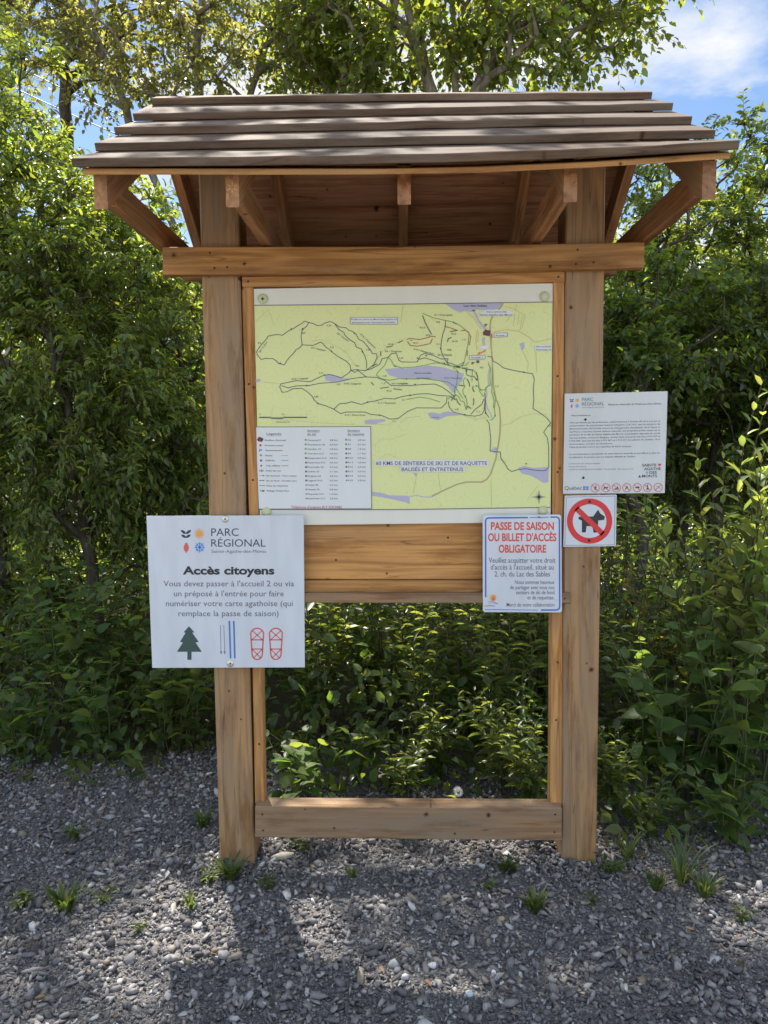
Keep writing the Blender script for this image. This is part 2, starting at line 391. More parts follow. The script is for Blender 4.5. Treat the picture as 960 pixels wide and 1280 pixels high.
def gravel():
    n = 100000
    x = rng.uniform(-2.3, 2.3, n); y = rng.uniform(-1.35, 1.4, n)
    keep = y < edge_y(x) + 0.22 + rng.normal(0, 0.10, n)
    x, y = x[keep], y[keep]
    # stones heaped against the post feet
    for cx in (-0.653, 0.653):
        a = rng.uniform(0, 2 * math.pi, 1500); r_ = rng.uniform(0.07, 0.20, 1500)
        x = np.concatenate([x, cx + r_ * np.cos(a)]); y = np.concatenate([y, 0.07 + r_ * np.sin(a)])
    n = len(x)
    heap = sum(0.028 * np.exp(-(((x - cx) ** 2 + (y - 0.07) ** 2) / 0.016)) for cx in (-0.653, 0.653))
    big = 0.0043 * np.exp(rng.normal(0, 0.55, n))
    big *= np.where(rng.random(n) < 0.07, 1.6, 1.0)
    big = np.clip(big, 0.0024, 0.015)
    sc = big[:, None] * np.stack([rng.uniform(0.9, 1.8, n), rng.uniform(0.65, 1.1, n), rng.uniform(0.35, 0.8, n)], -1)
    V = IV[None] * rng.uniform(0.85, 1.2, (n, len(IV), 1))
    for _ in range(6):                      # crushed stone: flat broken faces
        nn = unit(rng.normal(size=(n, 3))); h_ = rng.uniform(0.22, 0.62, n)
        sd_ = np.einsum('nij,nj->ni', V, nn) - h_[:, None]
        V = V - np.maximum(sd_, 0)[:, :, None] * nn[:, None]
    V = V * 1.5 * sc[:, None]
    V = np.einsum('nij,nkj->nki', rot_mats(n, rng), V)
    V[:, :, 2] *= 0.8
    V += np.stack([x, y, height(x, y) + heap * rng.random(n) + big * rng.uniform(0.1, 0.75, n)], -1)[:, None]
    F = IF[None] + (np.arange(n) * len(IV))[:, None, None]
    o = np_mesh('gravel', V, F.reshape(-1, 3), GRAVEL)
    tag(o, 'dark grey crushed stone gravel spread around the kiosk posts', 'gravel', kind='stuff')


gravel()


# ------------------------------------------------------------------ timber
class Timber:
    k = 0


def plank(name, secs, mat, parent, ch=0.003):
    """Sweeps a chamfered rectangle through sections (corner, width vector, thickness vector); grain runs along the sweep."""
    g = random.Random(Timber.k); Timber.k += 1
    off = np.array([g.uniform(0, 50), g.uniform(0, 50), g.uniform(0, 50)])
    V, GR = [], []
    s = 0.0; prev = None
    for (c, w, t) in secs:
        c, w, t = map(np.asarray, (c, w, t))
        lw, lt = np.linalg.norm(w), np.linalg.norm(t)
        cw, ct = ch / lw, ch / lt
        if prev is not None: s += np.linalg.norm(c - prev)
        prev = c
        for (a, b) in ((cw, 0), (1 - cw, 0), (1, ct), (1, 1 - ct), (1 - cw, 1), (cw, 1), (0, 1 - ct), (0, ct)):
            V.append(c + w * a + t * b); GR.append(off + np.array([s, a * lw, b * lt]))
    n = len(secs)
    F = []
    for i in range(n - 1):
        for j in range(8):
            k = (j + 1) % 8
            F.append((i * 8 + j, i * 8 + k, (i + 1) * 8 + k, (i + 1) * 8 + j))
    me = bpy.data.meshes.new(name)
    F = F + [tuple(range(8))[::-1], tuple((n - 1) * 8 + j for j in range(8))]
    me.from_pydata([tuple(v) for v in V], [], F)
    bm = bmesh.new(); bm.from_mesh(me); bmesh.ops.recalc_face_normals(bm, faces=bm.faces); bm.to_mesh(me); bm.free()
    at = me.attributes.new('grain', 'FLOAT_VECTOR', 'POINT'); at.data.foreach_set('vector', np.array(GR, dtype=np.float32).ravel())
    return link(name, me, mat, parent)


def board_h(name, top, bot, Y, th, mat, parent, n=6, ch=0.003):
    """Board lying along x: its top and bottom edges given as pixel polylines of equal length on the plane at depth Y."""
    secs = [(P(*a, Y), P(*b, Y) - P(*a, Y), (0, th, 0)) for a, b in zip(top, bot)]
    return plank(name, secs, mat, parent, ch)


def board_v(name, left, right, Y, th, mat, parent, ch=0.003):
    secs = [(P(*a, Y), P(*b, Y) - P(*a, Y), (0, th, 0)) for a, b in zip(left, right)]
    return plank(name, secs, mat, parent, ch)


KIOSK = thing('information_kiosk', 'wooden trail kiosk with two posts and a small plank gable roof', 'kiosk', (0, 0.07, 0))

# posts: set in the gravel, running up to the rafters
def post(xt0, xt1, yt, xb0, xb1, yb, top, n=7):
    a0, a1 = P(xt0, yt, 0), P(xt1, yt, 0); b0, b1 = P(xb0, yb, 0), P(xb1, yb, 0)
    secs = []
    for z in np.linspace(-0.12, top, n):
        u = (z - b0[2]) / (a0[2] - b0[2])
        l = b0 + (a0 - b0) * u; r = b1 + (a1 - b1) * u
        l[2] = r[2] = z; l[1] = r[1] = 0.0
        secs.append((l, r - l, (0, 0.14, 0)))
    return plank('post', secs, POSTW, KIOSK, 0.005)


post(252, 300, 345, 275, 318, 1085, 2.66)
post(707, 755.5, 338, 702, 745.5, 1078, 2.66)

board_h('beam', [(203, 308.5), (500, 308), (805.5, 302.5)], [(203.5, 343.5), (500, 341), (805, 335)], -0.040, 0.036, HONEY, KIOSK)
zb = P(222, 343, 0.142)[2]
plank('beam', [((x, 0.143, zb + 0.095), (0, 0, -0.115), (0, 0.038, 0)) for x in (-0.835, 0.0, 0.80)], RAFTW, KIOSK)
board_h('head_trim', [(302.5, 345.5), (500, 342.5), (705.5, 339)], [(303, 358.5), (500, 357), (706, 352)], -0.003, 0.05, HONEY, KIOSK)
board_v('stile', [(302, 359.3), (313, 700), (318.7, 1004.5)], [(316.6, 359), (325, 700), (330.2, 1004.5)], 0.006, 0.06, HONEY, KIOSK)
board_v('stile', [(691.4, 352.8), (690, 700), (688, 1007)], [(705.8, 352.8), (704, 700), (702.6, 1007)], 0.006, 0.06, HONEY, KIOSK)
board_h('back_panel', [(318, 650), (500, 650), (689.5, 648)], [(325.5, 724.5), (500, 724.5), (689, 724.5)], 0.030, 0.02, HONEY, KIOSK)
board_h('back_panel', [(317.4, 362), (500, 360), (691, 356)], [(318, 649.3), (500, 649.3), (689.5, 647.3)], 0.034, 0.012, HONEY, KIOSK)
board_h('ledge', [(325.5, 726), (500, 726), (689, 726)], [(326, 740.6), (500, 740.8), (689, 741)], 0.012, 0.045, HONEY, KIOSK)
board_h('ledge', [(321, 741.8), (500, 741.5), (713, 741.5)], [(321, 753.5), (500, 754), (713, 754.5)], -0.016, 0.030, RAILW, KIOSK)
board_h('bottom_rail', [(319, 1008), (500, 1009), (702, 1010)], [(319, 1047), (500, 1049), (702, 1051)], -0.036, 0.075, RAILW, KIOSK)
# a short block behind the bottom rail's left end, as the photo's post foot shows
# roof: five lapped planks a side
EL = [(88, 197.8), (118, 177.5), (142.5, 158.3), (166, 142.2), (189, 123.5)]
ER = [(925, 175.5), (895, 163.2), (866, 146), (841.5, 129.6), (815.5, 114.2)]
EY = [-0.63, -0.468, -0.305, -0.145, 0.005]
RIDGE_Y = 0.092
TH = 0.023
mids = [[(88, 197.8), (300, 195.5), (480, 193.5), (700, 187.5), (820, 181.5), (925, 175.5)]] + [None] * 4
edges = []
for k in range(5):
    pts = mids[k] or [(EL[k][0] + (ER[k][0] - EL[k][0]) * u, EL[k][1] + (ER[k][1] - EL[k][1]) * u + 1.2 * math.sin(3 * u + k)) for u in np.linspace(0, 1, 6)]
    edges.append([P(x, y, EY[k]) for x, y in pts])
ridge = [np.array([e[0], RIDGE_Y, e[2] + 0.045]) for e in edges[4]]


def resample(line, n=6):
    return [line[int(round(i))] for i in np.linspace(0, len(line) - 1, n)]


def roof_side(mirror):
    for k in range(5):
        lo = edges[k]; hi = edges[k + 1] if k < 4 else ridge
        secs = []
        jr = random.Random(k * 7 + mirror)
        for i in range(16):
            u_ = i / 15.0 * 5; i0 = min(int(u_), 4); fr = u_ - i0
            a, b = lo[i0] * (1 - fr) + lo[i0 + 1] * fr, hi[i0] * (1 - fr) + hi[i0 + 1] * fr
            a = a + np.array([0, jr.uniform(-.003, .003), jr.uniform(-.0012, .0012)])
            b[0] = a[0]
            if k < 4:
                b = b + np.array([0, 0, -TH * 1.15 - 0.001]); b = b + (b - a) * (0.035 / (b[1] - a[1]))
            if mirror:
                a[1] = 2 * RIDGE_Y - a[1] + 0.004; b[1] = 2 * RIDGE_Y - b[1] + 0.004
                a[2] -= 0.004; b[2] -= 0.004
            w = b - a
            nrm = unit(np.cross(w, (1, 0, 0)))
            if nrm[2] > 0: nrm = -nrm
            secs.append((a, w, nrm * TH))
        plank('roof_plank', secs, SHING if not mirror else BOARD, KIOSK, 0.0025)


roof_side(False); roof_side(True)
# thin starter board that shows under the eave plank
fb = [(104, 210.3), (300, 210.6), (480, 211), (600, 208.6), (740, 202), (912, 190.2)]
ft = [(104, 218.4), (300, 218.6), (480, 218.3), (600, 216.2), (740, 209.6), (912, 198.4)]
secs = []
for a, b in zip(fb, ft):
    p, q = P(*a, -0.600), P(*b, -0.600)
    secs.append((p, q - p, np.array([0, 0.13, 0.055])))
plank('starter_board', secs, HONEY, KIOSK, 0.002)
secs = []
for a, b in zip(fb, ft):
    p, q = P(*a, -0.600), P(*b, -0.600); z = min(p[2], 2.383)
    secs.append((np.array([p[0], 2 * RIDGE_Y + 0.60, z]), np.array([0, 0, -0.02]), np.array([0, -0.13, 0.055])))
plank('starter_board', secs, BOARD, KIOSK, 0.002)

SL = (2.87 - 2.40) / 0.70


def top_z(Y):     # underside of the planks
    return 2.40 + (0.72 - abs(Y - RIDGE_Y)) * SL - 0.062


for X, chord in ((-0.868, 1), (-0.488, 1), (0.003, 0), (0.473, 1), (0.861, 1)):
    hw = 0.019
    for sgn in (-1, 1):
        ye = RIDGE_Y + sgn * 0.635; yr = RIDGE_Y + sgn * 0.004
        secs = [((X - hw, y, top_z(y)), (2 * hw, 0, 0), (0, 0, -0.107)) for y in np.linspace(ye, yr, 4)]
        r = plank('rafter', secs, RAFTW, KIOSK, 0.002)
        if X == -0.488 and sgn == -1:
            # pale star of drying checks on the cut end of this rafter
            V, F = [], []
            cx, cz = X, top_z(ye) - 0.052
            for j in range(6):
                a = j * math.pi / 3 + 0.5; n0 = len(V)
                d = np.array([math.cos(a), 0, math.sin(a)]); e = np.array([-math.sin(a), 0, math.cos(a)])
                c = np.array([cx, ye - 0.0006, cz])
                V += [c + d * 0.002, c + d * 0.010 - e * 0.0026, c + d * 0.0185, c + d * 0.010 + e * 0.0026]; F.append((n0, n0 + 1, n0 + 2, n0 + 3))
            np_mesh('end_star', V, F, plain('pale fresh wood', (0.55, 0.30, 0.12), 0.7), r)
    if chord:
        zc = 2.318
        secs = [((X - hw + 0.002, y, zc + 0.087), (2 * hw - 0.004, 0, 0), (0, 0, -0.087)) for y in np.linspace(-0.47, 0.62, 4)]
        plank('tie_beam', secs, RAFTW, KIOSK, 0.002)

TSC = plain('rusty timber screw', (0.06, 0.045, 0.035), 0.5, 0.6)
def timber_screw(x, y, Y):
    c = P(x, y, Y); V, F = [], []
    for r_, h_ in ((0.0042, -0.0004), (0.0034, 0.0012), (0.0, 0.0015)):
        for i in range(10):
            a = i * math.pi / 5; V.append((c[0] + r_ * math.cos(a), c[1] - h_, c[2] + r_ * math.sin(a)))
    for j in range(2):
        for i in range(10): F.append((j * 10 + i, (j + 1) * 10 + i, (j + 1) * 10 + (i + 1) % 10, j * 10 + (i + 1) % 10))
    np_mesh('screw', V, F, TSC, KIOSK)


for x, y, Y in ((262, 316, -.04), (284, 334, -.04), (268, 335, -.04), (722, 312, -.04), (742, 328, -.04), (720, 330, -.04), (310, 352, -.003), (698, 346, -.003), (311, 480, .006), (316, 600, .006), (324, 930, .006),
                (697, 470, .006), (697, 590, .006), (695, 900, .006), (328, 1018, -.036), (329, 1038, -.036), (694, 1018, -.036), (693, 1040, -.036), (706, 748, -.016), (345, 733, .012), (420, 700, .030), (560, 672, .030)):
    timber_screw(x, y, Y)

# ------------------------------------------------------------------ signs
class Print:
    """Flat printed shapes of one colour, collected in photo pixels and laid on a sign's plane."""
    def __init__(s): s.V, s.F = [], []

    def poly(s, pts):
        n = len(s.V); s.V += [tuple(p) for p in pts]; s.F.append(tuple(range(n, n + len(pts))))

    def rect(s, x0, y0, x1, y1): s.poly([(x0, y0), (x1, y0), (x1, y1), (x0, y1)])

    def line(s, pts, w, closed=False):
        pts = [np.array(p, float) for p in pts]
        if closed: pts = pts + [pts[0]]
        L, R = [], []
        for i, p in enumerate(pts):
            if closed and i in (0, len(pts) - 1): d1 = pts[-1] - pts[-2]; d2 = pts[1] - pts[0]
            else:
                d1 = p - pts[i - 1] if i > 0 else pts[1] - p
                d2 = pts[i + 1] - p if i < len(pts) - 1 else d1
            d1 = unit(d1); d2 = unit(d2); n1 = np.array([-d1[1], d1[0]]); n2 = np.array([-d2[1], d2[0]])
            mm = n1 + n2; q = mm @ mm
            mm = mm / q * 2 if q > 0.6 else n1
            L.append(p + mm * w / 2); R.append(p - mm * w / 2)
        for i in range(len(pts) - 1): s.poly([L[i], L[i + 1], R[i + 1], R[i]])

    def ring(s, c, r, w, n=32):
        s.line([(c[0] + r * math.cos(2 * math.pi * i / n), c[1] + r * math.sin(2 * math.pi * i / n)) for i in range(n)], w, True)

    def disc(s, c, r, n=20, ry=None):
        s.poly([(c[0] + r * math.cos(2 * math.pi * i / n), c[1] + (ry or r) * math.sin(2 * math.pi * i / n)) for i in range(n)])

    def arrow(s, c, a, r=1.5):
        ca, sa = math.cos(a), math.sin(a)
        s.poly([(c[0] + ca * r - 0 * sa, c[1] + sa * r), (c[0] - ca * r - sa * r * .8, c[1] - sa * r + ca * r * .8), (c[0] - ca * r + sa * r * .8, c[1] - sa * r - ca * r * .8)])

    def text(s, txt, x0, x1, base, cap, slope=0.0, bold=0.0, ang=None):
        V, F, w, lo = glyphs(txt, bold)
        if x1 is None: kx = cap / CAP; x1 = x0 + kx * w
        else: kx = (x1 - x0) / w
        ky = cap / CAP
        n = len(s.V)
        if ang is None:
            s.V += [(x0 + (vx - lo) * kx, base - vy * ky + slope * (vx - lo) * kx) for vx, vy in V]
        else:
            ca, sa = math.cos(ang), math.sin(ang)
            s.V += [(x0 + (vx - lo) * kx * ca + vy * ky * sa, base + (vx - lo) * kx * sa - vy * ky * ca) for vx, vy in V]
        s.F += [tuple(i + n for i in f) for f in F]

    def build(s, name, mat, parent, Y):
        me = bpy.data.meshes.new(name)
        me.from_pydata([tuple(P(x, y, Y)) for x, y in s.V], [], s.F)
        me.update()
        return link(name, me, mat, parent)


_gl = {}


def glyphs(txt, bold):
    k = (txt, bold)
    if k in _gl: return _gl[k]
    c = bpy.data.curves.new('t', 'FONT'); c.body = txt; c.offset = bold; c.resolution_u = 2 if len(txt) > 24 else 4
    o = bpy.data.objects.new('t', c); COL.objects.link(o)
    dg = bpy.context.evaluated_depsgraph_get()
    me = bpy.data.meshes.new_from_object(o.evaluated_get(dg))
    V = [(v.co.x, v.co.y) for v in me.vertices]; F = [tuple(p.vertices) for p in me.polygons]
    bpy.data.objects.remove(o); bpy.data.curves.remove(c); bpy.data.meshes.remove(me)
    xs = [v[0] for v in V]
    _gl[k] = (V, F, max(xs) - min(xs), min(xs))
    return _gl[k]


CAP = max(v[1] for v in glyphs('H', 0.0)[0])


def panel(name, corners, Y, th, mat, parent, r=0.0):
    """Sign sheet: front face through four pixel corners, real thickness, slightly eased edges."""
    f = [P(x, y, Y) for x, y in corners]; b = [p + np.array([0, th, 0]) for p in f]
    me = bpy.data.meshes.new(name)
    me.from_pydata([tuple(p) for p in f + b], [], [(0, 1, 2, 3), (7, 6, 5, 4), (0, 4, 5, 1), (1, 5, 6, 2), (2, 6, 7, 3), (3, 7, 4, 0)])
    bm = bmesh.new(); bm.from_mesh(me); bmesh.ops.recalc_face_normals(bm, faces=bm.faces)
    if r:
        ed = [e for e in bm.edges if abs(e.verts[0].co.y - e.verts[1].co.y) > th * 0.5]
        bmesh.ops.bevel(bm, geom=ed, offset=r, segments=3, affect='EDGES')
    bmesh.ops.bevel(bm, geom=list(bm.edges), offset=min(0.0006, th * 0.2), segments=1, affect='EDGES')
    bm.to_mesh(me); bm.free()
    return link(name, me, mat, parent)


def screw(name, x, y, Y, r, mat, parent, dark, washer=None):
    """Domed screw head with a dark drive recess; Y is the face it sits on."""
    c = P(x, y, Y); k = abs(P(x + 1, y, Y)[0] - c[0])
    V, F = [], []
    prof = [(1.0, 0.0), (0.97, 0.0012), (0.72, 0.0028), (0.35, 0.0036)]
    n = 18
    for rr, h in prof:
        for i in range(n):
            a = 2 * math.pi * i / n; V.append((c[0] + rr * r * k * math.cos(a), c[1] - h, c[2] + rr * r * k * math.sin(a)))
    for j in range(len(prof) - 1):
        for i in range(n):
            F.append((j * n + i, j * n + (i + 1) % n, (j + 1) * n + (i + 1) % n, (j + 1) * n + i))
    F.append(tuple((len(prof) - 1) * n + i for i in range(n)))
    me = bpy.data.meshes.new(name); me.from_pydata(V, [], F)
    bm = bmesh.new(); bm.from_mesh(me); bmesh.ops.recalc_face_normals(bm, faces=bm.faces); bm.to_mesh(me); bm.free()
    for p in me.polygons: p.use_smooth = True
    o = link(name, me, mat, parent)
    if dark:
        q = Print(); q.rect(x - r * .34, y - r * .10, x + r * .34, y + r * .10); q.rect(x - r * .10, y - r * .34, x + r * .10, y + r * .34)
        q.build('drive_recess', dark, o, Y - 0.0039)
    return o


WHITE = sheet_mat('white sign sheet', (0.61, 0.655, 0.715), 0.4, 0.11)  # white sheet; the skylight's blue is put into its colour
OFFW = sheet_mat('matt off white sheet', (0.60, 0.63, 0.635), 0.6, 0.06)
INK = plain('black print', (0.018, 0.020, 0.026), 0.5)
NAVYI = plain('dark navy print', (0.02, 0.035, 0.06), 0.5)
GREYI = plain('grey print', (0.10, 0.105, 0.13), 0.5)
LGREY = plain('light grey print', (0.22, 0.24, 0.26), 0.5)
REDI = plain('orange red print', (0.62, 0.065, 0.035), 0.5)
REDS = plain('prohibition red', (0.60, 0.025, 0.03), 0.45)
BLUEI = plain('blue print', (0.05, 0.14, 0.50), 0.5)
SKIB = plain('ski blue print', (0.045, 0.19, 0.50), 0.5)
POLEB = plain('pole slate blue print', (0.10, 0.18, 0.30), 0.5)
ICEB = plain('snowflake blue print', (0.06, 0.27, 0.75), 0.5)
SUNO = plain('sun orange print', (0.72, 0.34, 0.06), 0.5)
LEAFR = plain('leaf red print', (0.66, 0.11, 0.09), 0.5)
SHOER = plain('snowshoe red print', (0.62, 0.12, 0.09), 0.5)
TREEG = plain('fir green print', (0.035, 0.075, 0.07), 0.5)
STEEL = plain('zinc screw', (0.62, 0.62, 0.56), 0.35, 0.7)
NYLON = plain('yellowish nylon washer', (0.50, 0.54, 0.30), 0.5)
DARKS = plain('dark screw', (0.02, 0.02, 0.02), 0.4, 0.5)


def zc(ox, oy, k, pts): return [(ox + x / k, oy + y / k) for x, y in pts]


def emblem(sign, Y, c_leaf, c_sun, c_red, c_snow, r, small=False):
    """Four little season marks: sprouting leaves, sun, oak leaf, snowflake."""
    q = Print()
    for sx in (-1, 1):
        for (dx, dy, a, L, w) in ((0.48, -0.36, 0.62, 0.62, 0.26), (0.42, 0.42, 0.55, 0.56, 0.25)):
            cx, cy = c_leaf[0] + sx * dx * r, c_leaf[1] + dy * r
            ca, sa = math.cos(-a), math.sin(-a)
            pts = []
            for u, v in ((-1, 0), (-.5, -.85), (.2, -1), (1, -.1), (.5, .8), (-.4, .9)):
                px, py = u * L * r, v * w * r
                X, Yy = ca * px - sa * py, sa * px + ca * py
                pts.append((cx + sx * X, cy + Yy))
            q.poly(pts)
    q.build('leaf_logo', NAVYI, sign, Y)
    q = Print(); q.disc(c_sun, r * .6, 18)
    for i in range(16):
        a = i * math.pi / 8
        q.line([(c_sun[0] + math.cos(a) * r * .6, c_sun[1] + math.sin(a) * r * .6), (c_sun[0] + math.cos(a) * r, c_sun[1] + math.sin(a) * r)], r * .11)
    q.build('sun_emblem', SUNO, sign, Y)
    q = Print()
    R_ = []
    for u, w in ((-.95, .04), (-.7, .30), (-.55, .22), (-.4, .48), (-.25, .36), (-.05, .58), (.1, .42), (.3, .52), (.42, .34), (.6, .36), (.75, .12), (1.0, .06)):
        R_.append((w, u))
    q.poly([(c_red[0] + w * r, c_red[1] + u * r) for w, u in R_] + [(c_red[0] - w * r, c_red[1] + u * r) for w, u in R_[::-1]])
    q.build('oak_leaf_emblem', LEAFR, sign, Y)
    q = Print()
    for i in range(8 if not small else 6):
        a = i * math.pi / (4 if not small else 3)
        d = (math.cos(a), math.sin(a)); e = (-d[1], d[0])
        q.line([c_snow, (c_snow[0] + d[0] * r, c_snow[1] + d[1] * r)], r * .15)
        for s_ in (-1, 1):
            b0 = (c_snow[0] + d[0] * r * .5, c_snow[1] + d[1] * r * .5)
            q.line([b0, (b0[0] + (d[0] + s_ * e[0]) * r * .27, b0[1] + (d[1] + s_ * e[1]) * r * .27)], r * .12)
    q.build('snowflake_emblem', ICEB, sign, Y)


# ---- trail map
MY = 0.010
MAP = thing('trail_map_board', 'large pale green ski trail map with white margins inside the kiosk frame', 'map board', tuple(P(505, 655, MY)))
panel('map_sheet', [(317.2, 361), (691, 354), (688.2, 652.8), (325, 656.8)], MY, 0.004, sheet_mat('white map margin', (0.72, 0.72, 0.64), 0.5, 0.04), MAP)


def map_mat():
    mt, t, bs = mat_new('pale green map print'); L = t.links.new
    g = nd(t, 'ShaderNodeTexCoord')
    n = nd(t, 'ShaderNodeTexNoise'); L(g.outputs['Object'], n.inputs['Vector']); n.inputs['Scale'].default_value = 5.0; n.inputs['Detail'].default_value = 3.0
    s = nd(t, 'ShaderNodeMath', operation='MULTIPLY'); L(n.outputs['Fac'], s.inputs[0]); s.inputs[1].default_value = 26.0
    f = nd(t, 'ShaderNodeMath', operation='FRACT'); L(s.outputs[0], f.inputs[0])
    r = nd(t, 'ShaderNodeValToRGB'); L(f.outputs[0], r.inputs[0])
    r.color_ramp.elements[0].position = 0.0; r.color_ramp.elements[0].color = (0.65, 0.655, 0.29, 1)
    r.color_ramp.elements[1].position = 0.14; r.color_ramp.elements[1].color = (0.71, 0.735, 0.345, 1)
    n2 = nd(t, 'ShaderNodeTexNoise'); L(g.outputs['Object'], n2.inputs['Vector']); n2.inputs['Scale'].default_value = 2.0; n2.inputs['Detail'].default_value = 3.0
    mr = nd(t, 'ShaderNodeMapRange'); L(n2.outputs['Fac'], mr.inputs[0]); mr.inputs[1].default_value = .3; mr.inputs[2].default_value = .7
    mx_ = nd(t, 'ShaderNodeMix', data_type='RGBA', blend_type='MULTIPLY'); L(mr.outputs[0], mx_.inputs['Factor']); L(r.outputs[0], mx_.inputs['A']); mx_.inputs['B'].default_value = (0.93, 1.0, 1.0, 1)
    L(mx_.outputs['Result'], bs.inputs['Base Color']); bs.inputs['Roughness'].default_value = 0.5; bs.inputs['Specular IOR Level'].default_value = 0.3
    return mt


LY = [MY - 0.0005 * k for k in range(1, 9)]
q = Print(); q.poly([(317.8, 381.6), (505, 380), (690.3, 377.4), (687.8, 634), (500, 637), (324, 636.8)]); q.build('map_print', map_mat(), MAP, LY[0])
LILAC = plain('lilac lake print', (0.42, 0.42, 0.55), 0.5)
KHAKI = plain('khaki road print', (0.40, 0.36, 0.17), 0.5)
ORANGE = plain('pale orange road print', (0.62, 0.45, 0.22), 0.5)
TAN = plain('faint street print', (0.50, 0.44, 0.22), 0.5)
GREENT = plain('green trail print', (0.11, 0.30, 0.07), 0.5)
NAVYT = plain('navy trail print', (0.035, 0.05, 0.13), 0.5)
RUST = plain('rust trail print', (0.36, 0.13, 0.05), 0.5)
MAROON = plain('maroon pavilion print', (0.12, 0.03, 0.04), 0.5)
ORARR = plain('orange arrow print', (0.75, 0.20, 0.04), 0.5)

Z3 = lambda pts: zc(310, 340, 4.8, pts)
Z4 = lambda pts: zc(500, 340, 4.8, pts)
Z5 = lambda pts: zc(310, 490, 4.8, pts)
Z6 = lambda pts: zc(500, 490, 4.8, pts)
B4 = lambda pts: zc(430, 390, 9.6, pts)
B5 = lambda pts: zc(530, 400, 9.6, pts)
B6 = lambda pts: zc(530, 450, 9.6, pts)

q = Print()
q.poly(Z4([(265, 187), (615, 185), (600, 208), (590, 222), (540, 228), (455, 228), (430, 240), (390, 235), (360, 243), (320, 225), (290, 203)]))
q.line(Z4([(440, 228), (455, 255), (470, 290), (500, 330), (515, 345)]), 2.8)
q.line(Z4([(505, 390), (500, 410), (505, 440)]), 3.2)
q.poly(Z3([(820, 583), (912, 575), (950, 580), (1010, 572), (1080, 562), (1165, 570), (1240, 592), (1295, 610), (1285, 650), (1262, 680), (1245, 725), (1230, 725), (1205, 690), (1150, 650), (1080, 640), (960, 640), (900, 636), (850, 620)]))
q.poly(Z3([(460, 620), (490, 612), (540, 632), (610, 640), (580, 652), (510, 660), (465, 650)]))
q.poly(Z3([(45, 645), (70, 640), (78, 652), (60, 660), (45, 658)]))
q.poly(Z5([(695, 175), (720, 165), (820, 163), (825, 175), (780, 185), (770, 195), (705, 193)]))
q.poly(Z6([(165, 130), (185, 122), (210, 124), (235, 133), (262, 121), (290, 115), (350, 133), (380, 138), (280, 145), (230, 168), (185, 160)]))
q.poly(Z6([(708, 456), (745, 443), (800, 455), (893, 450), (890, 540), (860, 545), (820, 520), (780, 500), (730, 490)]))
q.poly(Z5([(745, 598), (800, 605), (850, 620), (960, 623), (970, 629), (970, 673), (945, 662), (850, 640), (745, 622)]))
q.line(Z6([(60, 628), (100, 620), (140, 630), (190, 630), (240, 605)]), 1.2)
q.poly(Z6([(75, 485), (108, 487), (95, 506)]))
q.poly(Z4([(715, 430), (745, 420), (748, 450), (735, 470)]))
q.line(B6([(770, 20), (790, 90), (770, 180), (775, 300), (750, 340), (755, 420), (740, 470), (760, 580), (800, 640), (815, 700)]), 1.3)
q.poly(Z6([(562, 330), (585, 335), (578, 365), (560, 370)]))
q.build('lake_print', LILAC, MAP, LY[1])
q = Print()
q.line(Z4([(620, 187), (605, 212), (560, 260), (545, 290), (540, 340), (543, 400), (548, 450), (553, 520), (557, 600), (560, 680), (577, 768)]) + Z6([(585, 60), (598, 100), (603, 170), (600, 250), (590, 320), (575, 400), (545, 490), (520, 525), (490, 540), (400, 540), (340, 555), (280, 582), (190, 625)]), 1.7)
q.build('main_road_print', KHAKI, MAP, LY[2])
q = Print()
for l in ([(465, 345), (455, 400), (460, 470)], [(472, 360), (466, 420)], [(560, 360), (640, 345), (710, 355), (750, 375), (810, 420), (912, 400)], [(400, 240), (440, 270), (470, 320), (490, 345)], [(550, 380), (551, 480)]): q.line(Z4(l), 0.8)
q.build('side_road_print', ORANGE, MAP, LY[2] - 0.0002)
q = Print()
for l in ([(630, 205), (690, 225), (750, 260), (735, 330), (712, 350)], [(665, 250), (640, 300)], [(690, 250), (680, 330)], [(715, 250), (705, 320)], [(735, 262), (722, 340)], [(700, 190), (690, 235)], [(730, 460), (770, 545), (765, 590)], [(815, 470), (820, 600)], [(20, 190), (5, 300)]): q.line(Z4(l), 0.45)
for l in ([(610, 200), (660, 190), (720, 150), (800, 130), (880, 135)], [(545, 530), (550, 690)], [(100, 500), (80, 610)], [(230, 490), (240, 570), (250, 600)], [(0, 185), (40, 155), (120, 145)], [(380, 140), (460, 165), (520, 150)], [(580, 400), (640, 420)], [(830, 560), (800, 600), (770, 640)]): q.line(Z6(l), 0.45)
for l in ([(45, 300), (120, 225), (160, 320)], [(80, 660), (190, 668)], [(740, 590), (800, 480), (900, 420), (940, 400)], [(380, 415), (440, 405), (520, 440), (600, 490), (640, 560)]): q.line(Z3(l), 0.35)
for l in ([(760, 190), (840, 200), (900, 150)], [(760, 320), (800, 280), (860, 285), (950, 250)], [(770, 420), (830, 370), (900, 395)], [(170, 165), (330, 175), (420, 185), (640, 195)]): q.line(Z5(l), 0.3)
q.build('street_print', TAN, MAP, LY[2] - 0.0004)

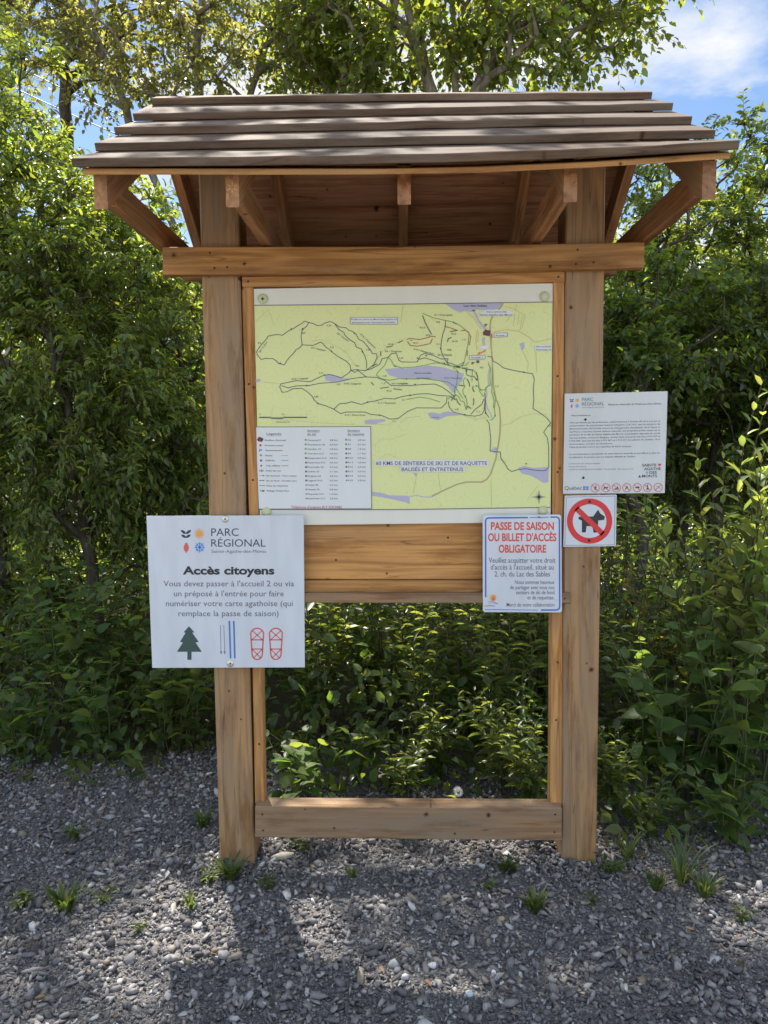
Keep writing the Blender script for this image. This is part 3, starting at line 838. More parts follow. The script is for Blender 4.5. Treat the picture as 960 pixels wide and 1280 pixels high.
navy = [
    (Z3, [(520, 310), (505, 300), (490, 297), (465, 305), (440, 320), (415, 322), (390, 308), (365, 303), (340, 295), (320, 310), (300, 322), (270, 340), (240, 355), (205, 380), (180, 375), (150, 378), (120, 385), (112, 400), (95, 420), (70, 448), (50, 480), (58, 500), (78, 525), (105, 518), (150, 520), (172, 535), (180, 547), (218, 558), (235, 530), (250, 510), (270, 490), (290, 465), (308, 455), (325, 437), (390, 440), (415, 430), (435, 420), (450, 430), (465, 450), (485, 462), (510, 485), (545, 510), (590, 535), (612, 558), (618, 590)]),
    (Z3, [(365, 303), (352, 325), (325, 348), (318, 385), (325, 437)]),
    (Z3, [(520, 310), (545, 345), (575, 362), (582, 380), (610, 405), (640, 425), (650, 450), (680, 462), (700, 500), (712, 540), (710, 580)]),
    (Z3, [(520, 310), (550, 330), (590, 335), (605, 350), (625, 355), (650, 375), (665, 405), (690, 415), (720, 450), (740, 475), (745, 490), (770, 490), (775, 510), (755, 555), (730, 575), (700, 595)]),
    (Z3, [(618, 590), (600, 610), (560, 635), (520, 622), (490, 615), (455, 620), (420, 635), (375, 658), (330, 655), (290, 652), (240, 662), (195, 672), (190, 690), (205, 722), (235, 718), (270, 700), (325, 698), (355, 718), (385, 745), (395, 765), (420, 790), (460, 800), (515, 823), (555, 850), (590, 840), (700, 840), (740, 855), (800, 860), (850, 882), (900, 880), (960, 835), (1010, 815), (1160, 816), (1190, 785), (1195, 752)]),
    (Z3, [(200, 682), (240, 695), (290, 683), (360, 682), (430, 668), (540, 660), (620, 640), (710, 628)]),
    (Z3, [(618, 590), (650, 585), (700, 592), (740, 580), (790, 555), (805, 520), (840, 512), (860, 490), (890, 487), (905, 530), (925, 540), (1015, 540), (1035, 500), (1060, 488), (1110, 500), (1160, 522), (1200, 520), (1195, 542), (1230, 552), (1270, 570)]),
    (Z3, [(618, 590), (640, 602), (660, 590), (690, 615), (710, 630), (770, 632), (820, 650), (860, 682), (960, 682), (1050, 675), (1120, 672), (1165, 690), (1200, 715), (1230, 740), (1245, 768)]),
    (Z3, [(1025, 525), (1060, 515), (1110, 530), (1180, 555), (1260, 570)]),
    (Z3, [(515, 823), (550, 790), (590, 788), (620, 778), (680, 795), (720, 780), (760, 775), (820, 758), (880, 762), (920, 748), (1020, 732), (1080, 730), (1140, 740), (1210, 745), (1245, 768)]),
    (Z4, [(255, 380), (265, 350), (273, 325), (272, 290)]), (Z4, [(255, 380), (248, 420), (245, 460), (255, 500), (280, 540), (300, 565)]),
    (Z4, [(525, 505), (550, 510), (560, 535), (590, 550), (620, 575), (680, 590), (745, 602), (795, 610), (806, 640), (800, 700), (803, 768), (798, 820), (840, 845), (880, 875), (905, 905), (880, 935), (862, 962), (885, 995), (892, 1050), (893, 1170), (875, 1190), (850, 1193), (800, 1188), (755, 1180), (710, 1185), (670, 1197), (645, 1180), (640, 1165), (625, 1145), (605, 1115), (603, 1080), (540, 1075), (545, 1000), (535, 910), (520, 885)]),
    (Z6, [(290, 55), (295, 90), (320, 120), (390, 138), (450, 145), (490, 135), (505, 110), (510, 60), (512, 10)]), (Z6, [(425, 135), (450, 105), (490, 75), (505, 40)]),
    (Z4, [(345, 570), (375, 560), (385, 540)]), (B6, [(500, 110), (515, 180), (560, 195), (600, 195), (640, 250)]), (B6, [(735, 460), (735, 600), (745, 640), (780, 690)]),
    (B6, [(395, 80), (470, 100), (590, 120)]),
]
q = Print()
for f_, l in navy: q.line(f_(l), 0.78)
for f_, c, a in ((Z3, (258, 343), 2.5), (Z3, (325, 343), 2.2), (Z3, (195, 548), 0.4), (Z3, (503, 477), 0.7), (Z3, (456, 619), 2.7), (Z3, (357, 682), 0), (Z3, (685, 476), -2.0), (Z3, (637, 365), -2.3),
                 (Z5, (422, 70), 0.6), (Z5, (722, 60), 0), (Z5, (793, 139), 0.1), (Z4, (320, 303), 3.6), (Z4, (332, 308), 3.6), (Z4, (245, 462), 1.6), (Z4, (103, 516), 3.3), (Z4, (160, 503), 0.3), (Z4, (92, 675), 0), (Z4, (42, 642), 0), (Z4, (745, 601), 0.1),
                 (Z6, (755, 431), 3.1), (B6, (405, 145), 1.4), (B6, (495, 440), 1.4), (B6, (690, 360), 0), (B6, (625, 310), 3.6), (B6, (495, 658), 0.2), (B6, (740, 640), 1.2), (B6, (855, 672), 1.5), (B6, (635, 235), .5), (B6, (470, 98), 0.2), (B6, (590, 125), 0.4), (Z3, (880, 565), 3.1), (Z6, (58, 20), 3.0)):
    q.arrow(f_([c])[0], a, 1.35)
q.build('ski_trail_print', NAVYT, MAP, LY[3])
q = Print()
for f_, l in ((Z3, [(840, 512), (860, 530), (875, 560), (920, 575), (1000, 570), (1060, 560), (1120, 545), (1180, 550), (1260, 575), (1320, 575)]), (Z3, [(840, 512), (820, 560), (780, 600), (770, 620), (800, 640), (850, 650), (900, 640), (1000, 642), (1060, 640), (1130, 650), (1200, 660), (1245, 690), (1270, 730), (1290, 760)]),
              (Z4, [(135, 248), (200, 275), (270, 290), (320, 300), (360, 320), (395, 350), (415, 370), (410, 420), (400, 470), (385, 540), (345, 562), (320, 575)]),
              (B6, [(290, 470), (330, 430), (380, 415), (420, 445), (440, 490), (480, 500), (500, 570), (520, 540), (510, 470), (470, 400), (465, 360), (490, 320), (470, 270), (480, 230), (500, 210)]),
              (B6, [(350, 95), (380, 110), (410, 145), (400, 210), (390, 300), (365, 350), (370, 410)]), (B6, [(520, 115), (590, 125), (630, 150), (650, 240), (660, 330), (690, 360), (740, 355)]), (B6, [(580, 130), (575, 260)]), (B6, [(650, 310), (670, 380), (715, 440)]),
              (B6, [(770, 40), (800, 100), (790, 180), (795, 300), (740, 330), (735, 380), (720, 430)]), (B6, [(820, 100), (815, 300), (815, 400), (840, 480), (835, 580)]), (B6, [(835, 380), (860, 470), (845, 580), (855, 670), (820, 715), (790, 720)]),
              (Z6, [(240, 60), (180, 40), (120, 30), (40, 45)]), (B5, [(540, 500), (500, 545), (440, 555)])):
    q.line(f_(l), 0.75)
q.build('easy_trail_print', GREENT, MAP, LY[3] - 0.0002)
q = Print()
for f_, l in ((Z4, [(40, 405), (62, 398), (90, 402), (120, 405), (150, 398), (190, 385), (215, 390)]), (Z4, [(45, 415), (60, 440), (100, 445), (140, 438), (180, 430), (195, 400)]), (Z4, [(415, 370), (425, 390), (415, 440)]), (Z4, [(405, 470), (402, 505)]), (Z4, [(265, 325), (300, 335), (345, 350)]), (Z4, [(365, 352), (395, 350), (415, 365)])): q.line(f_(l), 1.0)
q.build('snowshoe_trail_print', RUST, MAP, LY[4])
q = Print()
for f_, l in ((Z4, [(135, 260), (150, 300), (170, 340), (190, 375)]), (Z4, [(300, 358), (345, 350)]), (Z4, [(285, 420), (290, 400), (310, 392)]), (B6, [(330, 490), (345, 450), (380, 425)]), (B6, [(390, 460), (400, 500), (435, 540)]), (B6, [(500, 595), (530, 555), (565, 585)]), (B6, [(595, 460), (600, 500), (590, 545)]), (B6, [(515, 225), (540, 270), (550, 320)]), (B6, [(590, 310), (585, 350), (605, 385)]), (B6, [(415, 300), (480, 310)]), (B6, [(625, 150), (640, 190), (648, 235)]), (B6, [(510, 115), (515, 140)])): q.line(f_(l), 1.05)
for f_, l in ((Z3, [(795, 475), (797, 505)]), (Z3, [(830, 450), (868, 445)]), (Z3, [(900, 425), (930, 412)]), (Z3, [(735, 570), (775, 550)]), (Z3, [(738, 660), (755, 680)]), (Z3, [(795, 698), (845, 690)]), (Z3, [(872, 700), (925, 708)]), (Z3, [(975, 412), (985, 408)])): q.line(f_(l), 0.9)
q.build('track_print', plain('dark olive print', (0.07, 0.085, 0.04), 0.5), MAP, LY[4] - 0.0002)

# white labels and legend box
q = Print()
q.poly([(319.3, 533.8), (463.3, 533.2), (464.4, 635.8), (323.4, 636.2)])
q.rect(468.5, 574.6, 611, 582.4); q.rect(500, 582.2, 581, 590.2)
q.poly(Z3([(615, 272), (898, 272), (896, 314), (613, 312)]))
q.poly(Z4([(565, 367), (645, 365), (645, 388), (565, 391)])); q.poly(Z4([(418, 501), (510, 500), (510, 522), (418, 525)])); q.poly(Z4([(475, 444), (535, 442), (535, 462), (475, 465)]))
q.poly(Z4([(513, 227), (645, 225), (678, 245), (678, 265), (478, 268), (478, 247)])); q.poly(Z4([(810, 440), (908, 435), (908, 470), (810, 474)]))
q.build('label_print', sheet_mat('white label print', (0.68, 0.71, 0.72), 0.5, 0.03), MAP, LY[5])
q = Print()
q.line([(319.3, 533.8), (463.3, 533.2), (464.4, 635.8), (323.4, 636.2)], 0.7, True)
q.line(Z3([(615, 272), (898, 272), (896, 314), (613, 312)]), 0.4, True); q.line(Z4([(565, 367), (645, 365), (645, 388), (565, 391)]), 0.4, True); q.line(Z4([(418, 501), (510, 500), (510, 522), (418, 525)]), 0.4, True)
q.line([(317.4, 381.6), (505, 380), (690.4, 377.4)], 0.8); q.line([(324, 636.8), (500, 637), (687.8, 634.2)], 0.9)
# legend
lk = lambda x, y: (318 + x / 6.4, 530 + y / 6.4)
def lt(txt, x0, x1, y, cap=9.0, bold=0.012):
    a = lk(x0, y); b = lk(x1, y); q.text(txt, a[0], b[0], a[1], cap / 4.8, bold=bold)
lt('Légende', 98, 215, 86, 12); lt('Sentiers', 422, 521, 60, 11); lt('de ski', 423, 492, 88, 11); lt('Sentiers', 745, 843, 60, 11); lt('de raquette', 745, 878, 88, 11)
for (x0, x1, y) in ((98, 215, 94), (422, 521, 65), (423, 492, 94), (745, 843, 65), (745, 878, 94)): q.line([lk(x0, y), lk(x1, y)], 0.35)
for txt, x0, x1, y in (("Pavillon d'accueil", 84, 250, 136), ('Premiers soins', 84, 229, 177), ('Stationnement', 88, 226, 217), ('Facile', 88, 144, 258), ('Difficile', 88, 162, 298), ('Très difficile', 93, 205, 340), ('Point de vue', 93, 211, 380), ('Ski de fond - Sens unique', 95, 337, 420), ('Ski de fond - Double sens', 95, 338, 460), ('Piste de raquettes', 98, 267, 500), ('Refuge Desjardins', 99, 275, 540)): lt(txt, x0, x1, y)
for i, (a, b) in enumerate((('Camping S1', '3,8 km'), ('Stonehaven S6', '6,2 km'), ('Verdier S3', '5,8 km'), ('Verrière S13', '0,6 km'), ('Desjardins S14', '0,8 km'), ('Deux-Lacs S12', '3,6 km'), ('Fournelle S2', '4,2 km'), ('Gohier S7', '3,1 km'), ('Grignon S4', '4,8 km'), ('Legault S10', '3,5 km'), ('Cohen S8', '2,3 km'), ('Oteela S5', '0,8 km'), ('Paquette S15', '1,3 km'), ('Rossinter S11', '2,8 km'))):
    y = 135 + i * 35.9
    lt(a, 425, 425 + 11.2 * len(a) - 6, y); lt(b, 602, 666, y)
for i, (a, b) in enumerate((('R5', '2,2 km'), ('R7', '6,1 km'), ('R8', '1,4 km'), ('R9', '1,1 km'), ('R10', '0,4 km'), ('R11', '1,0 km'), ('R12', '0,4 km'), ('R13', '6,0 km'), ('R14', '0,2 km'), ('R15', '2,8 km'))):
    y = 134 + i * 35.9
    lt(a, 748, 772 if len(a) == 2 else 787, y); lt(b, 828, 889, y)
for i in range(4, 14):
    x, y = lk(411 + i * 0.3, 129 + i * 35.9)
    if i < 10: q.rect(x - 1.1, y - 1.1, x + 1.1, y + 1.1)
    else: q.poly([(x, y - 1.1), (x + 1.1, y), (x, y + 1.1), (x - 1.1, y)])
for i in range(2, 10):
    x, y = lk(734 + i * 0.3, 128 + i * 35.9)
    if i < 9: q.rect(x - 1.1, y - 1.1, x + 1.1, y + 1.1)
    else: q.poly([(x, y - 1.1), (x + 1.1, y), (x, y + 1.1), (x - 1.1, y)])
a = lk(54, 334); q.poly([(a[0], a[1] - 1.5), (a[0] + 1.5, a[1]), (a[0], a[1] + 1.5), (a[0] - 1.5, a[1])])
for y in (413, 452): q.line([lk(35, y), lk(85, y)], 0.4); q.arrow(lk(66, y), math.pi, 1.2)
q.arrow(lk(52, 452), 0, 1.2); q.line([lk(38, 493), lk(86, 493)], 0.7)
q.line([lk(38, 374), lk(56, 366), lk(74, 374), lk(56, 382)], 0.5, True); q.disc(lk(56, 374), 0.7)
q.poly([lk(45, 540), lk(52, 522), lk(58, 540)]); q.rect(*lk(62, 528), *lk(80, 542)); q.line([lk(216, 334), lk(272, 334)], 0.6)
# scale bar
for x0, x1, y0, y1 in ((67, 139, 149, 155), (139, 211, 155, 161), (211, 355, 149, 155)):
    a, b = Z5([(x0, y0), (x1, y1)]); q.rect(*a, *b)
a = Z5([(67, 152), (355, 152)]); q.line(a, 0.3)
for t_, x in (('0', 68), ('0,5', 203), ('1', 349)): q.text(t_, *[Z5([(x, 138)])[0][0], None], Z5([(x, 138)])[0][1], 1.9)
q.text('kilomètre', Z5([(168, 184)])[0][0], Z5([(250, 184)])[0][0], Z5([(168, 184)])[0][1], 1.9)
q.text('60 KMS DE SENTIERS DE SKI ET DE RAQUETTE', 470, 609, 581.2, 4.5, bold=0.012); q.text('BALISÉS ET ENTRETENUS', 502, 579, 588.9, 4.5, bold=0.012)
t3 = lambda txt, x0, x1, y, cap=1.9, ang=None, F_=Z3, bold=0.01: q.text(txt, F_([(x0, y)])[0][0], F_([(x1, y)])[0][0], F_([(x0, y)])[0][1], cap, bold=bold, ang=ang)
t3('Projet en cours au Mont-Ste-Agathe en', 618, 892, 288); t3('partenariat avec Clermont Immobilier', 625, 885, 307)
t3('S8 / Cohen', 72, 150, 485, ang=-0.95); t3('S7 / Gohier', 378, 468, 458, ang=0.2); t3('S7 / Gohier', 532, 618, 370, ang=0.62); t3('S15 / Paquette', 672, 795, 375, ang=0.75); t3('S10 / Legault', 262, 362, 647, ang=-0.06); t3('S10 / Legault', 575, 680, 674)
for s_, x, y in (('2,2', 58, 430), ('0,4', 324, 370), ('1,8', 476, 326), ('1,2', 495, 455), ('1,6', 710, 470), ('0,6', 645, 566), ('1,5', 428, 610), ('1,0', 532, 678), ('1,8', 810, 628), ('1,7', 805, 672), ('1,4', 398, 752), ('1,8', 910, 520), ('1,5', 0, 0)): 
    if x: t3(s_, x, x + 20, y)
t3('S4 / Grignon', 822, 922, 480); t3('R14', 842, 872, 438); t3('R13', 832, 860, 718); t3('S4 / Grignon', 862, 960, 674)
t3('R12', 120, 150, 338, F_=Z4); t3('R9', 158, 180, 384, F_=Z4); t3('R8', 218, 240, 305, F_=Z4); t3('R12', 308, 338, 376, F_=Z4); t3('R10', 315, 345, 420, F_=Z4); t3('R8', 285, 308, 472, F_=Z4); t3('R11', 80, 108, 430, F_=Z4); t3('R5', 480, 500, 577, F_=Z4)
t3('S5 / Oteela', 226, 312, 502, 2.1, F_=Z4); t3('S14 / Desjardins', 80, 205, 465, F_=Z4, ang=0.25); t3('S1 / Champlain', 205, 315, 262, F_=Z4); t3('2,1', 220, 240, 437, F_=Z4); t3('1,3', 375, 393, 410, F_=Z4); t3('1,4', 250, 270, 550, F_=Z4); t3('1,2', 572, 590, 690, F_=Z4)
t3('Lac des Sables', 383, 523, 208, 2.6, F_=Z4); t3('Vers centre-ville', 518, 640, 243, F_=Z4); t3('Sainte-Agathe-des-Monts', 480, 675, 262, 2.2, F_=Z4); t3('Vers sortie 83', 815, 905, 452, F_=Z4); t3('Autoroute 15', 815, 905, 470, F_=Z4)
t3('Accueil 1', 572, 638, 385, 2.1, F_=Z4); t3('Accueil 2', 425, 498, 518, 2.3, F_=Z4); t3('P', 508, 524, 328, 3.4, F_=Z4, bold=.03); t3('P', 430, 446, 556, 3.4, F_=Z4, bold=.03)
t3('Petit lac des Sables', 85, 190, 610, 1.7, F_=Z4); t3('S3 / Verdier', 100, 185, 640, 1.6, F_=Z4); t3('S13 / Verrière', 265, 370, 640, 1.6, F_=Z4); t3('S4 / Grignon', 0, 46, 672, 1.7, F_=Z4)
t3('S11 / Rossinter', 780, 890, 70, F_=Z5); t3('S12 / Deux-Lacs', 580, 705, 142, F_=Z5); t3('1,4', 398, 416, 32, F_=Z5); t3('2,1', 925, 943, 52, F_=Z5); t3('1,1', 870, 886, 180, F_=Z5); t3('1,8', 330, 350, 108, F_=Z6); t3('1,1', 460, 478, 122, F_=Z6); t3('3,2', 890, 905, 206, F_=Z6); t3('1,7', 540, 558, 352, F_=Z6); t3('Lac des Aulnes', 195, 235, 155, 1.4, F_=Z6)
q.rect(*Z4([(458, 530)])[0], *Z4([(476, 546)])[0])
# compass rose
cx, cy = Z6([(834, 630)])[0]
for i in range(8):
    a = i * math.pi / 4; r_ = 9.5 if i % 2 == 0 else 4.5; r2 = 1.0 if i % 2 == 0 else 0.7
    q.poly([(cx + math.cos(a) * r_, cy + math.sin(a) * r_), (cx - math.sin(a) * r2, cy + math.cos(a) * r2), (cx + math.sin(a) * r2, cy - math.cos(a) * r2)])
q.build('map_lettering', GREYI, MAP, LY[6])
q = Print(); q.text("Téléphone d'urgence 819 324-0482", 363.7, 427.3, 635.2, 2.9, bold=0.01)
c = lk(48, 170); q.line([(c[0] - 1.6, c[1]), (c[0] + 1.6, c[1])], 1.2); q.line([(c[0], c[1] - 1.6), (c[0], c[1] + 1.6)], 1.2)
q.line(Z4([(548, 370), (552, 395)]), 1.2); q.build('red_print', plain('red print', (0.50, 0.06, 0.10), 0.5), MAP, LY[6])
q = Print(); q.line([lk(216, 252), lk(270, 252)], 0.6); q.disc(lk(52, 250), 1.5, 10)
for i in range(4): q.disc(lk(410, 127 + i * 36), 1.4, 10)
for i in range(2): q.disc(lk(733, 126 + i * 36), 1.4, 10)
q.build('green_print', plain('green print', (0.16, 0.38, 0.12), 0.5), MAP, LY[6] - 0.0001)
q = Print(); c = lk(53, 292); q.rect(c[0] - 1.3, c[1] - 1.3, c[0] + 1.3, c[1] + 1.3); q.line([lk(216, 291), lk(272, 291)], 0.6); q.text('P', lk(38, 217)[0], lk(62, 217)[0], lk(38, 219)[1], 2.6, bold=.02)
q.build('blue_print', plain('slate blue print', (0.08, 0.10, 0.34), 0.5), MAP, LY[6] - 0.0001)
q = Print(); q.poly(Z4([(512, 345), (545, 352), (537, 385), (500, 378), (498, 362)])); q.poly([lk(20, 125), lk(35, 102), lk(68, 112), lk(72, 125), lk(60, 143), lk(30, 138)])
q.build('pavilion_print', MAROON, MAP, LY[6] - 0.0001)
q = Print(); q.line(Z4([(515, 470), (478, 488)]), 1.4); q.arrow(Z4([(470, 491)])[0], 2.72, 2.2); q.build('route_arrow', ORARR, MAP, LY[6] - 0.0001)
for x, y, r_ in ((328.3, 373.5, 6.3), (681, 370.5, 6.3), (333, 640, 6.0), (678.5, 638.5, 6.0)):
    screw('washer_screw', x, y, LY[6], r_, NYLON, MAP, DARKS if y < 400 and x < 400 else STEEL)

# ---- citizens' access notice
AY = -0.0225
ACC = thing('access_notice', 'square white notice with fir tree, skis and red snowshoes on the kiosk post', 'notice', tuple(P(285, 835, AY)))
panel('sheet', [(183, 645), (379.6, 644), (381, 834.3), (190.3, 835)], AY, 0.0045, WHITE, ACC)
K = 960 / 220.0
A = lambda pts: zc(170, 630, K, pts)
AL = AY - 0.0004
emblem(ACC, AL, (232.4, 667.4), (249.1, 667.2), (232.8, 684.6), (249.6, 684.1), 6.8)
q = Print()
q.text('PARC', 264, 298.3, 669.9, 9.4); q.text('RÉGIONAL', 264, 332, 683.3, 9.2)
q.build('park_logo', NAVYI, ACC, AL)
q = Print(); q.text('Sainte-Agathe-des-Monts', 264.2, 332.7, 691, 3.9)
for txt, x0, x1, b in (("Vous devez passer à l'accueil 2 ou via", 204.4, 367.5, 732.9), ("un préposé à l'entrée pour faire", 217.4, 354.7, 745.4), ('numériser votre carte agathoise (qui', 207.4, 366, 757.7), ('remplace la passe de saison)', 223, 348.3, 770.2)):
    q.text(txt, x0, x1, b, 7.0, bold=0.002)
q.build('body_lettering', GREYI, ACC, AL)
q = Print(); q.text('Accès citoyens', 228.4, 343, 717.8, 9.5, bold=0.036); q.build('heading_lettering', INK, ACC, AL)
q = Print(); q.poly(A([(289, 667), (319, 700), (307, 702), (342, 752), (325, 755), (359, 806), (303, 806), (303, 850), (280, 850), (280, 806), (223, 806), (256, 755), (240, 752), (270, 702), (259, 700)])); q.build('fir_tree_mark', TREEG, ACC, AL)
q = Print()
for x0, x1 in ((460, 464), (479, 484)):
    q.line(A([(x0, 660), (x1, 818)]), 0.75); q.line(A([(x1 - 7, 806), (x1 + 7, 806)]), 0.7); q.poly(A([(x1 - 4, 808), (x1 + 4, 808), (x1 + .5, 822)]))
q.build('ski_pole_print', POLEB, ACC, AL)
q = Print()
for x0, x1 in ((509, 516), (533, 539)):
    q.line(A([(x0, 640), (x0 + 1, 660), (x1, 842)]), 2.1); q.poly(A([(x0 - 4, 642), (x0 + 4, 642), (x0, 635)]))
q.build('ski_print', SKIB, ACC, AL)
q = Print()
for cx in (661, 763):
    s_ = -1 if cx < 700 else 1
    pts = []
    for i in range(28):
        a = 2 * math.pi * i / 28
        top = math.sin(a) < 0
        yy = (714 + 36 * math.sin(a)) if top else (818 + 30 * math.sin(a)); xx = (36 if top else 28) * math.cos(a)
        pts.append((cx + xx, yy))
    pts = A(pts)
    q.line(pts, 1.75, True)
    q.line(A([(cx - 33, 741), (cx + 33, 741)]), 1.5); q.line(A([(cx - 30, 791), (cx + 30, 791)]), 1.5)
    q.line(A([(cx - 26, 692), (cx + 28, 740)]), 1.2); q.line(A([(cx + 26, 692), (cx - 28, 740)]), 1.2)
    q.line(A([(cx - 27, 793), (cx + 20, 840)]), 1.2); q.line(A([(cx + 27, 793), (cx - 20, 840)]), 1.2)
q.build('snowshoe_print', SHOER, ACC, AL)
screw('screw', 281.4, 648.8, AL, 4.4, STEEL, ACC, DARKS); screw('screw', 287.8, 829.5, AL, 4.4, STEEL, ACC, DARKS)

# ---- season pass sign
SY = -0.022
SEA = thing('season_pass_sign', 'white blue bordered sign headed PASSE DE SAISON in orange capitals', 'sign', tuple(P(653, 766, SY)))
panel('sheet', [(603.3, 644), (701.6, 643.2), (702.4, 765.7), (603.6, 765.2)], SY, 0.004, WHITE, SEA, 0.004)
SLY = SY - 0.0004
q = Print()
q.line([(607.2, 746.5), (607, 651), (608.2, 648.4), (610.6, 647.4), (660, 647)], 1.9); q.line([(688, 646.4), (695.5, 646.3), (698.2, 647.6), (699.2, 650), (699.7, 758), (698.8, 761), (696.2, 762.5), (676, 762.6)], 1.9)
q.line([(662, 646.9), (686, 646.5)], 0.9); q.line([(672.5, 762.6), (606, 762)], 0.9); q.line([(675.5, 647), (672.5, 646)], 1.6)
q.build('border', BLUEI, SEA, SLY)
q = Print()
q.text('PASSE DE SAISON', 613.6, 692.4, 662.2, 9.2, bold=0.028); q.text("OU BILLET D'ACCÈS", 610, 695.6, 676.2, 9.2, bold=0.028); q.text('OBLIGATOIRE', 623.3, 682.7, 690.6, 9.2, bold=0.028)
q.build('heading_lettering', REDI, SEA, SLY)
q = Print()
for txt, x0, x1, b, c in (('Veuillez acquitter votre droit', 610.9, 694.3, 703.4, 6.3), ("d'accès à l'accueil, situé au", 613.3, 692.1, 712, 6.3), ('2, ch. du Lac des Sables', 618.2, 687.5, 720.6, 6.3), ('Nous sommes heureux', 643.6, 693, 730, 4.7), ('de partager avec vous nos', 637.7, 693, 736.5, 4.7), ('sentiers de ski de fond', 645, 693, 742.8, 4.7), ('et de raquettes.', 659.3, 693, 749.2, 4.7), ('Merci de votre collaboration', 633.3, 693, 758.2, 4.7)):
    q.text(txt, x0, x1, b, c, bold=0.006)
q.text('CAMPING', 605.8, 618.4, 758.2, 1.9)
q.build('body_lettering', GREYI, SEA, SLY)
q = Print(); q.disc((616.4, 747.3), 4.0, 20); q.build('sun_logo', SUNO, SEA, SLY)
q = Print(); q.poly([(615.2, 750.6), (615.2, 748), (616.8, 745.6), (618.3, 748), (618.3, 750.6)]); q.build('cabin_logo', LEAFR, SEA, SLY - 0.0003)
q = Print(); q.line([(610, 752.6), (614, 751.4), (618, 752.6), (622.6, 755.2)], 0.5); q.line([(611, 754.4), (616, 753.4), (621, 754.6)], 0.4); q.build('wave_logo', BLUEI, SEA, SLY - 0.0003)
q = Print(); q.disc((609.7, 745.6), 0.55, 8); q.disc((696, 749.8), 0.6, 8); q.disc((695.5, 653.5), 0.5, 8); q.build('rivet_print', LGREY, SEA, SLY - 0.0002)

# ---- reserve notice
RY = -0.0065
RES = thing('reserve_notice', 'dense white text notice with seven small red pictograms on the post', 'notice', tuple(P(768, 617, RY)))
panel('sheet', [(706, 492), (834.6, 489), (831, 616.4), (703.8, 617.2)], RY, 0.004, OFFW, RES)
RL = RY - 0.0004
emblem(RES, RL, (714.6, 500.7), (721.6, 500.3), (714.6, 507.7), (721.4, 507.4), 2.7, True)
q = Print(); q.text('PARC', 727.3, 741.4, 501.3, 4.0, -0.02); q.text('RÉGIONAL', 727.3, 755.2, 507, 4.0, -0.02); q.text('Sainte-Agathe-des-Monts', 727.3, 755.2, 510, 1.2, -0.02)
q.build('park_logo', plain('slate print', (0.07, 0.10, 0.13), 0.5), RES, RL)
q = Print()
q.text('Réserve naturelle du Petit-Lac-Des-Sables', 760.5, 826.7, 506.8, 2.2, -0.02, 0.012); q.text('- Reconnaissance', 712.4, 738.2, 520.4, 2.0, -0.02, 0.012)
body = ("Avis est donné par les présentes, conformément à l'article 60 de la Loi sur la", "conservation du patrimoine naturel (chapitre C-61.01), que le ministre de",
        "l'Environnement, de la Lutte contre les changements climatiques, de la Faune et", "des Parcs a reconnu comme réserve naturelle une propriété privée située sur le",
        "territoire de la ville de Sainte-Agathe-des-Monts, municipalité régionale de comté", "des Laurentides, connue et désignée comme étant une partie des lots 5 910 557 et",
        "5 910 009, ainsi que les lots 5 910 567 et 5 910 571 du cadastre du Québec, de la")
for i, t_ in enumerate(body): q.text(t_, 711.6, 825.3, 529.3 + i * 3.82, 1.85, -0.02, 0.014)
q.text('circonscription foncière de Terrebonne.', 711.6, 766, 556, 1.75, -0.015, 0.014); q.text('Cette propriété couvre une superficie de 63,41 hectares.', 711.6, 789.4, 559.8, 1.75, -0.015, 0.014)
q.text('La reconnaissance à perpétuité de cette réserve naturelle prend effet à la date de', 711.4, 824.7, 568.6, 1.75, -0.015, 0.014); q.text('la publication du présent avis à la Gazette officielle du Québec.', 711.4, 794.8, 572.4, 1.75, -0.012, 0.014)
q.text('La direction des aires protégées', 711.2, 750, 580.3, 1.6, -0.01); q.text('Francis Bouchard', 711.2, 732, 584, 1.6, -0.01); q.text('GAZETTE OFFICIELLE DU QUÉBEC, 16 août 2023, 155e année, no 33', 711, 791.6, 587.7, 1.6, -0.01)
q.build('body_lettering', GREYI, RES, RL)
q = Print()
q.text('SAINTE', 802.5, 820.6, 583.1, 3.2, -.01, .02); q.text('AGATHE', 805, 826, 587.7, 3.2, -.01, .02); q.text('DES', 811.8, 821, 592.2, 3.2, -.01, .02); q.text('MONTS', 802.4, 821.3, 596.7, 3.2, -.01, .02)
q.poly([(797.6, 596.9), (799.5, 593.6), (801.4, 596.8)])
q.build('town_logo', plain('charcoal print', (0.05, 0.055, 0.07), 0.5), RES, RL)
q = Print(); q.poly([(824.6, 583.2), (822.2, 580.8), (822.3, 579.9), (823.3, 579.4), (824.5, 580.1), (825.6, 579.3), (826.7, 579.8), (826.8, 580.7)]); q.build('heart_mark', plain('pinkish red print', (0.62, 0.05, 0.13), 0.5), RES, RL)
q = Print(); q.disc((808.8, 590.6), 1.6, 12); q.build('blue_dot_mark', plain('pale blue print', (0.18, 0.42, 0.62), 0.5), RES, RL)
q = Print(); q.text('Québec', 705.8, 727.4, 612.3, 4.5, -0.005); q.build('province_name', NAVYI, RES, RL)
q = Print()
for x0, x1 in ((728.8, 731.9), (732.7, 735.9)):
    for y0, y1 in ((607.9, 609.8), (610.5, 612.4)): q.rect(x0, y0, x1, y1)
q.build('flag_print', BLUEI, RES, RL)
q = Print(); g_ = Print()
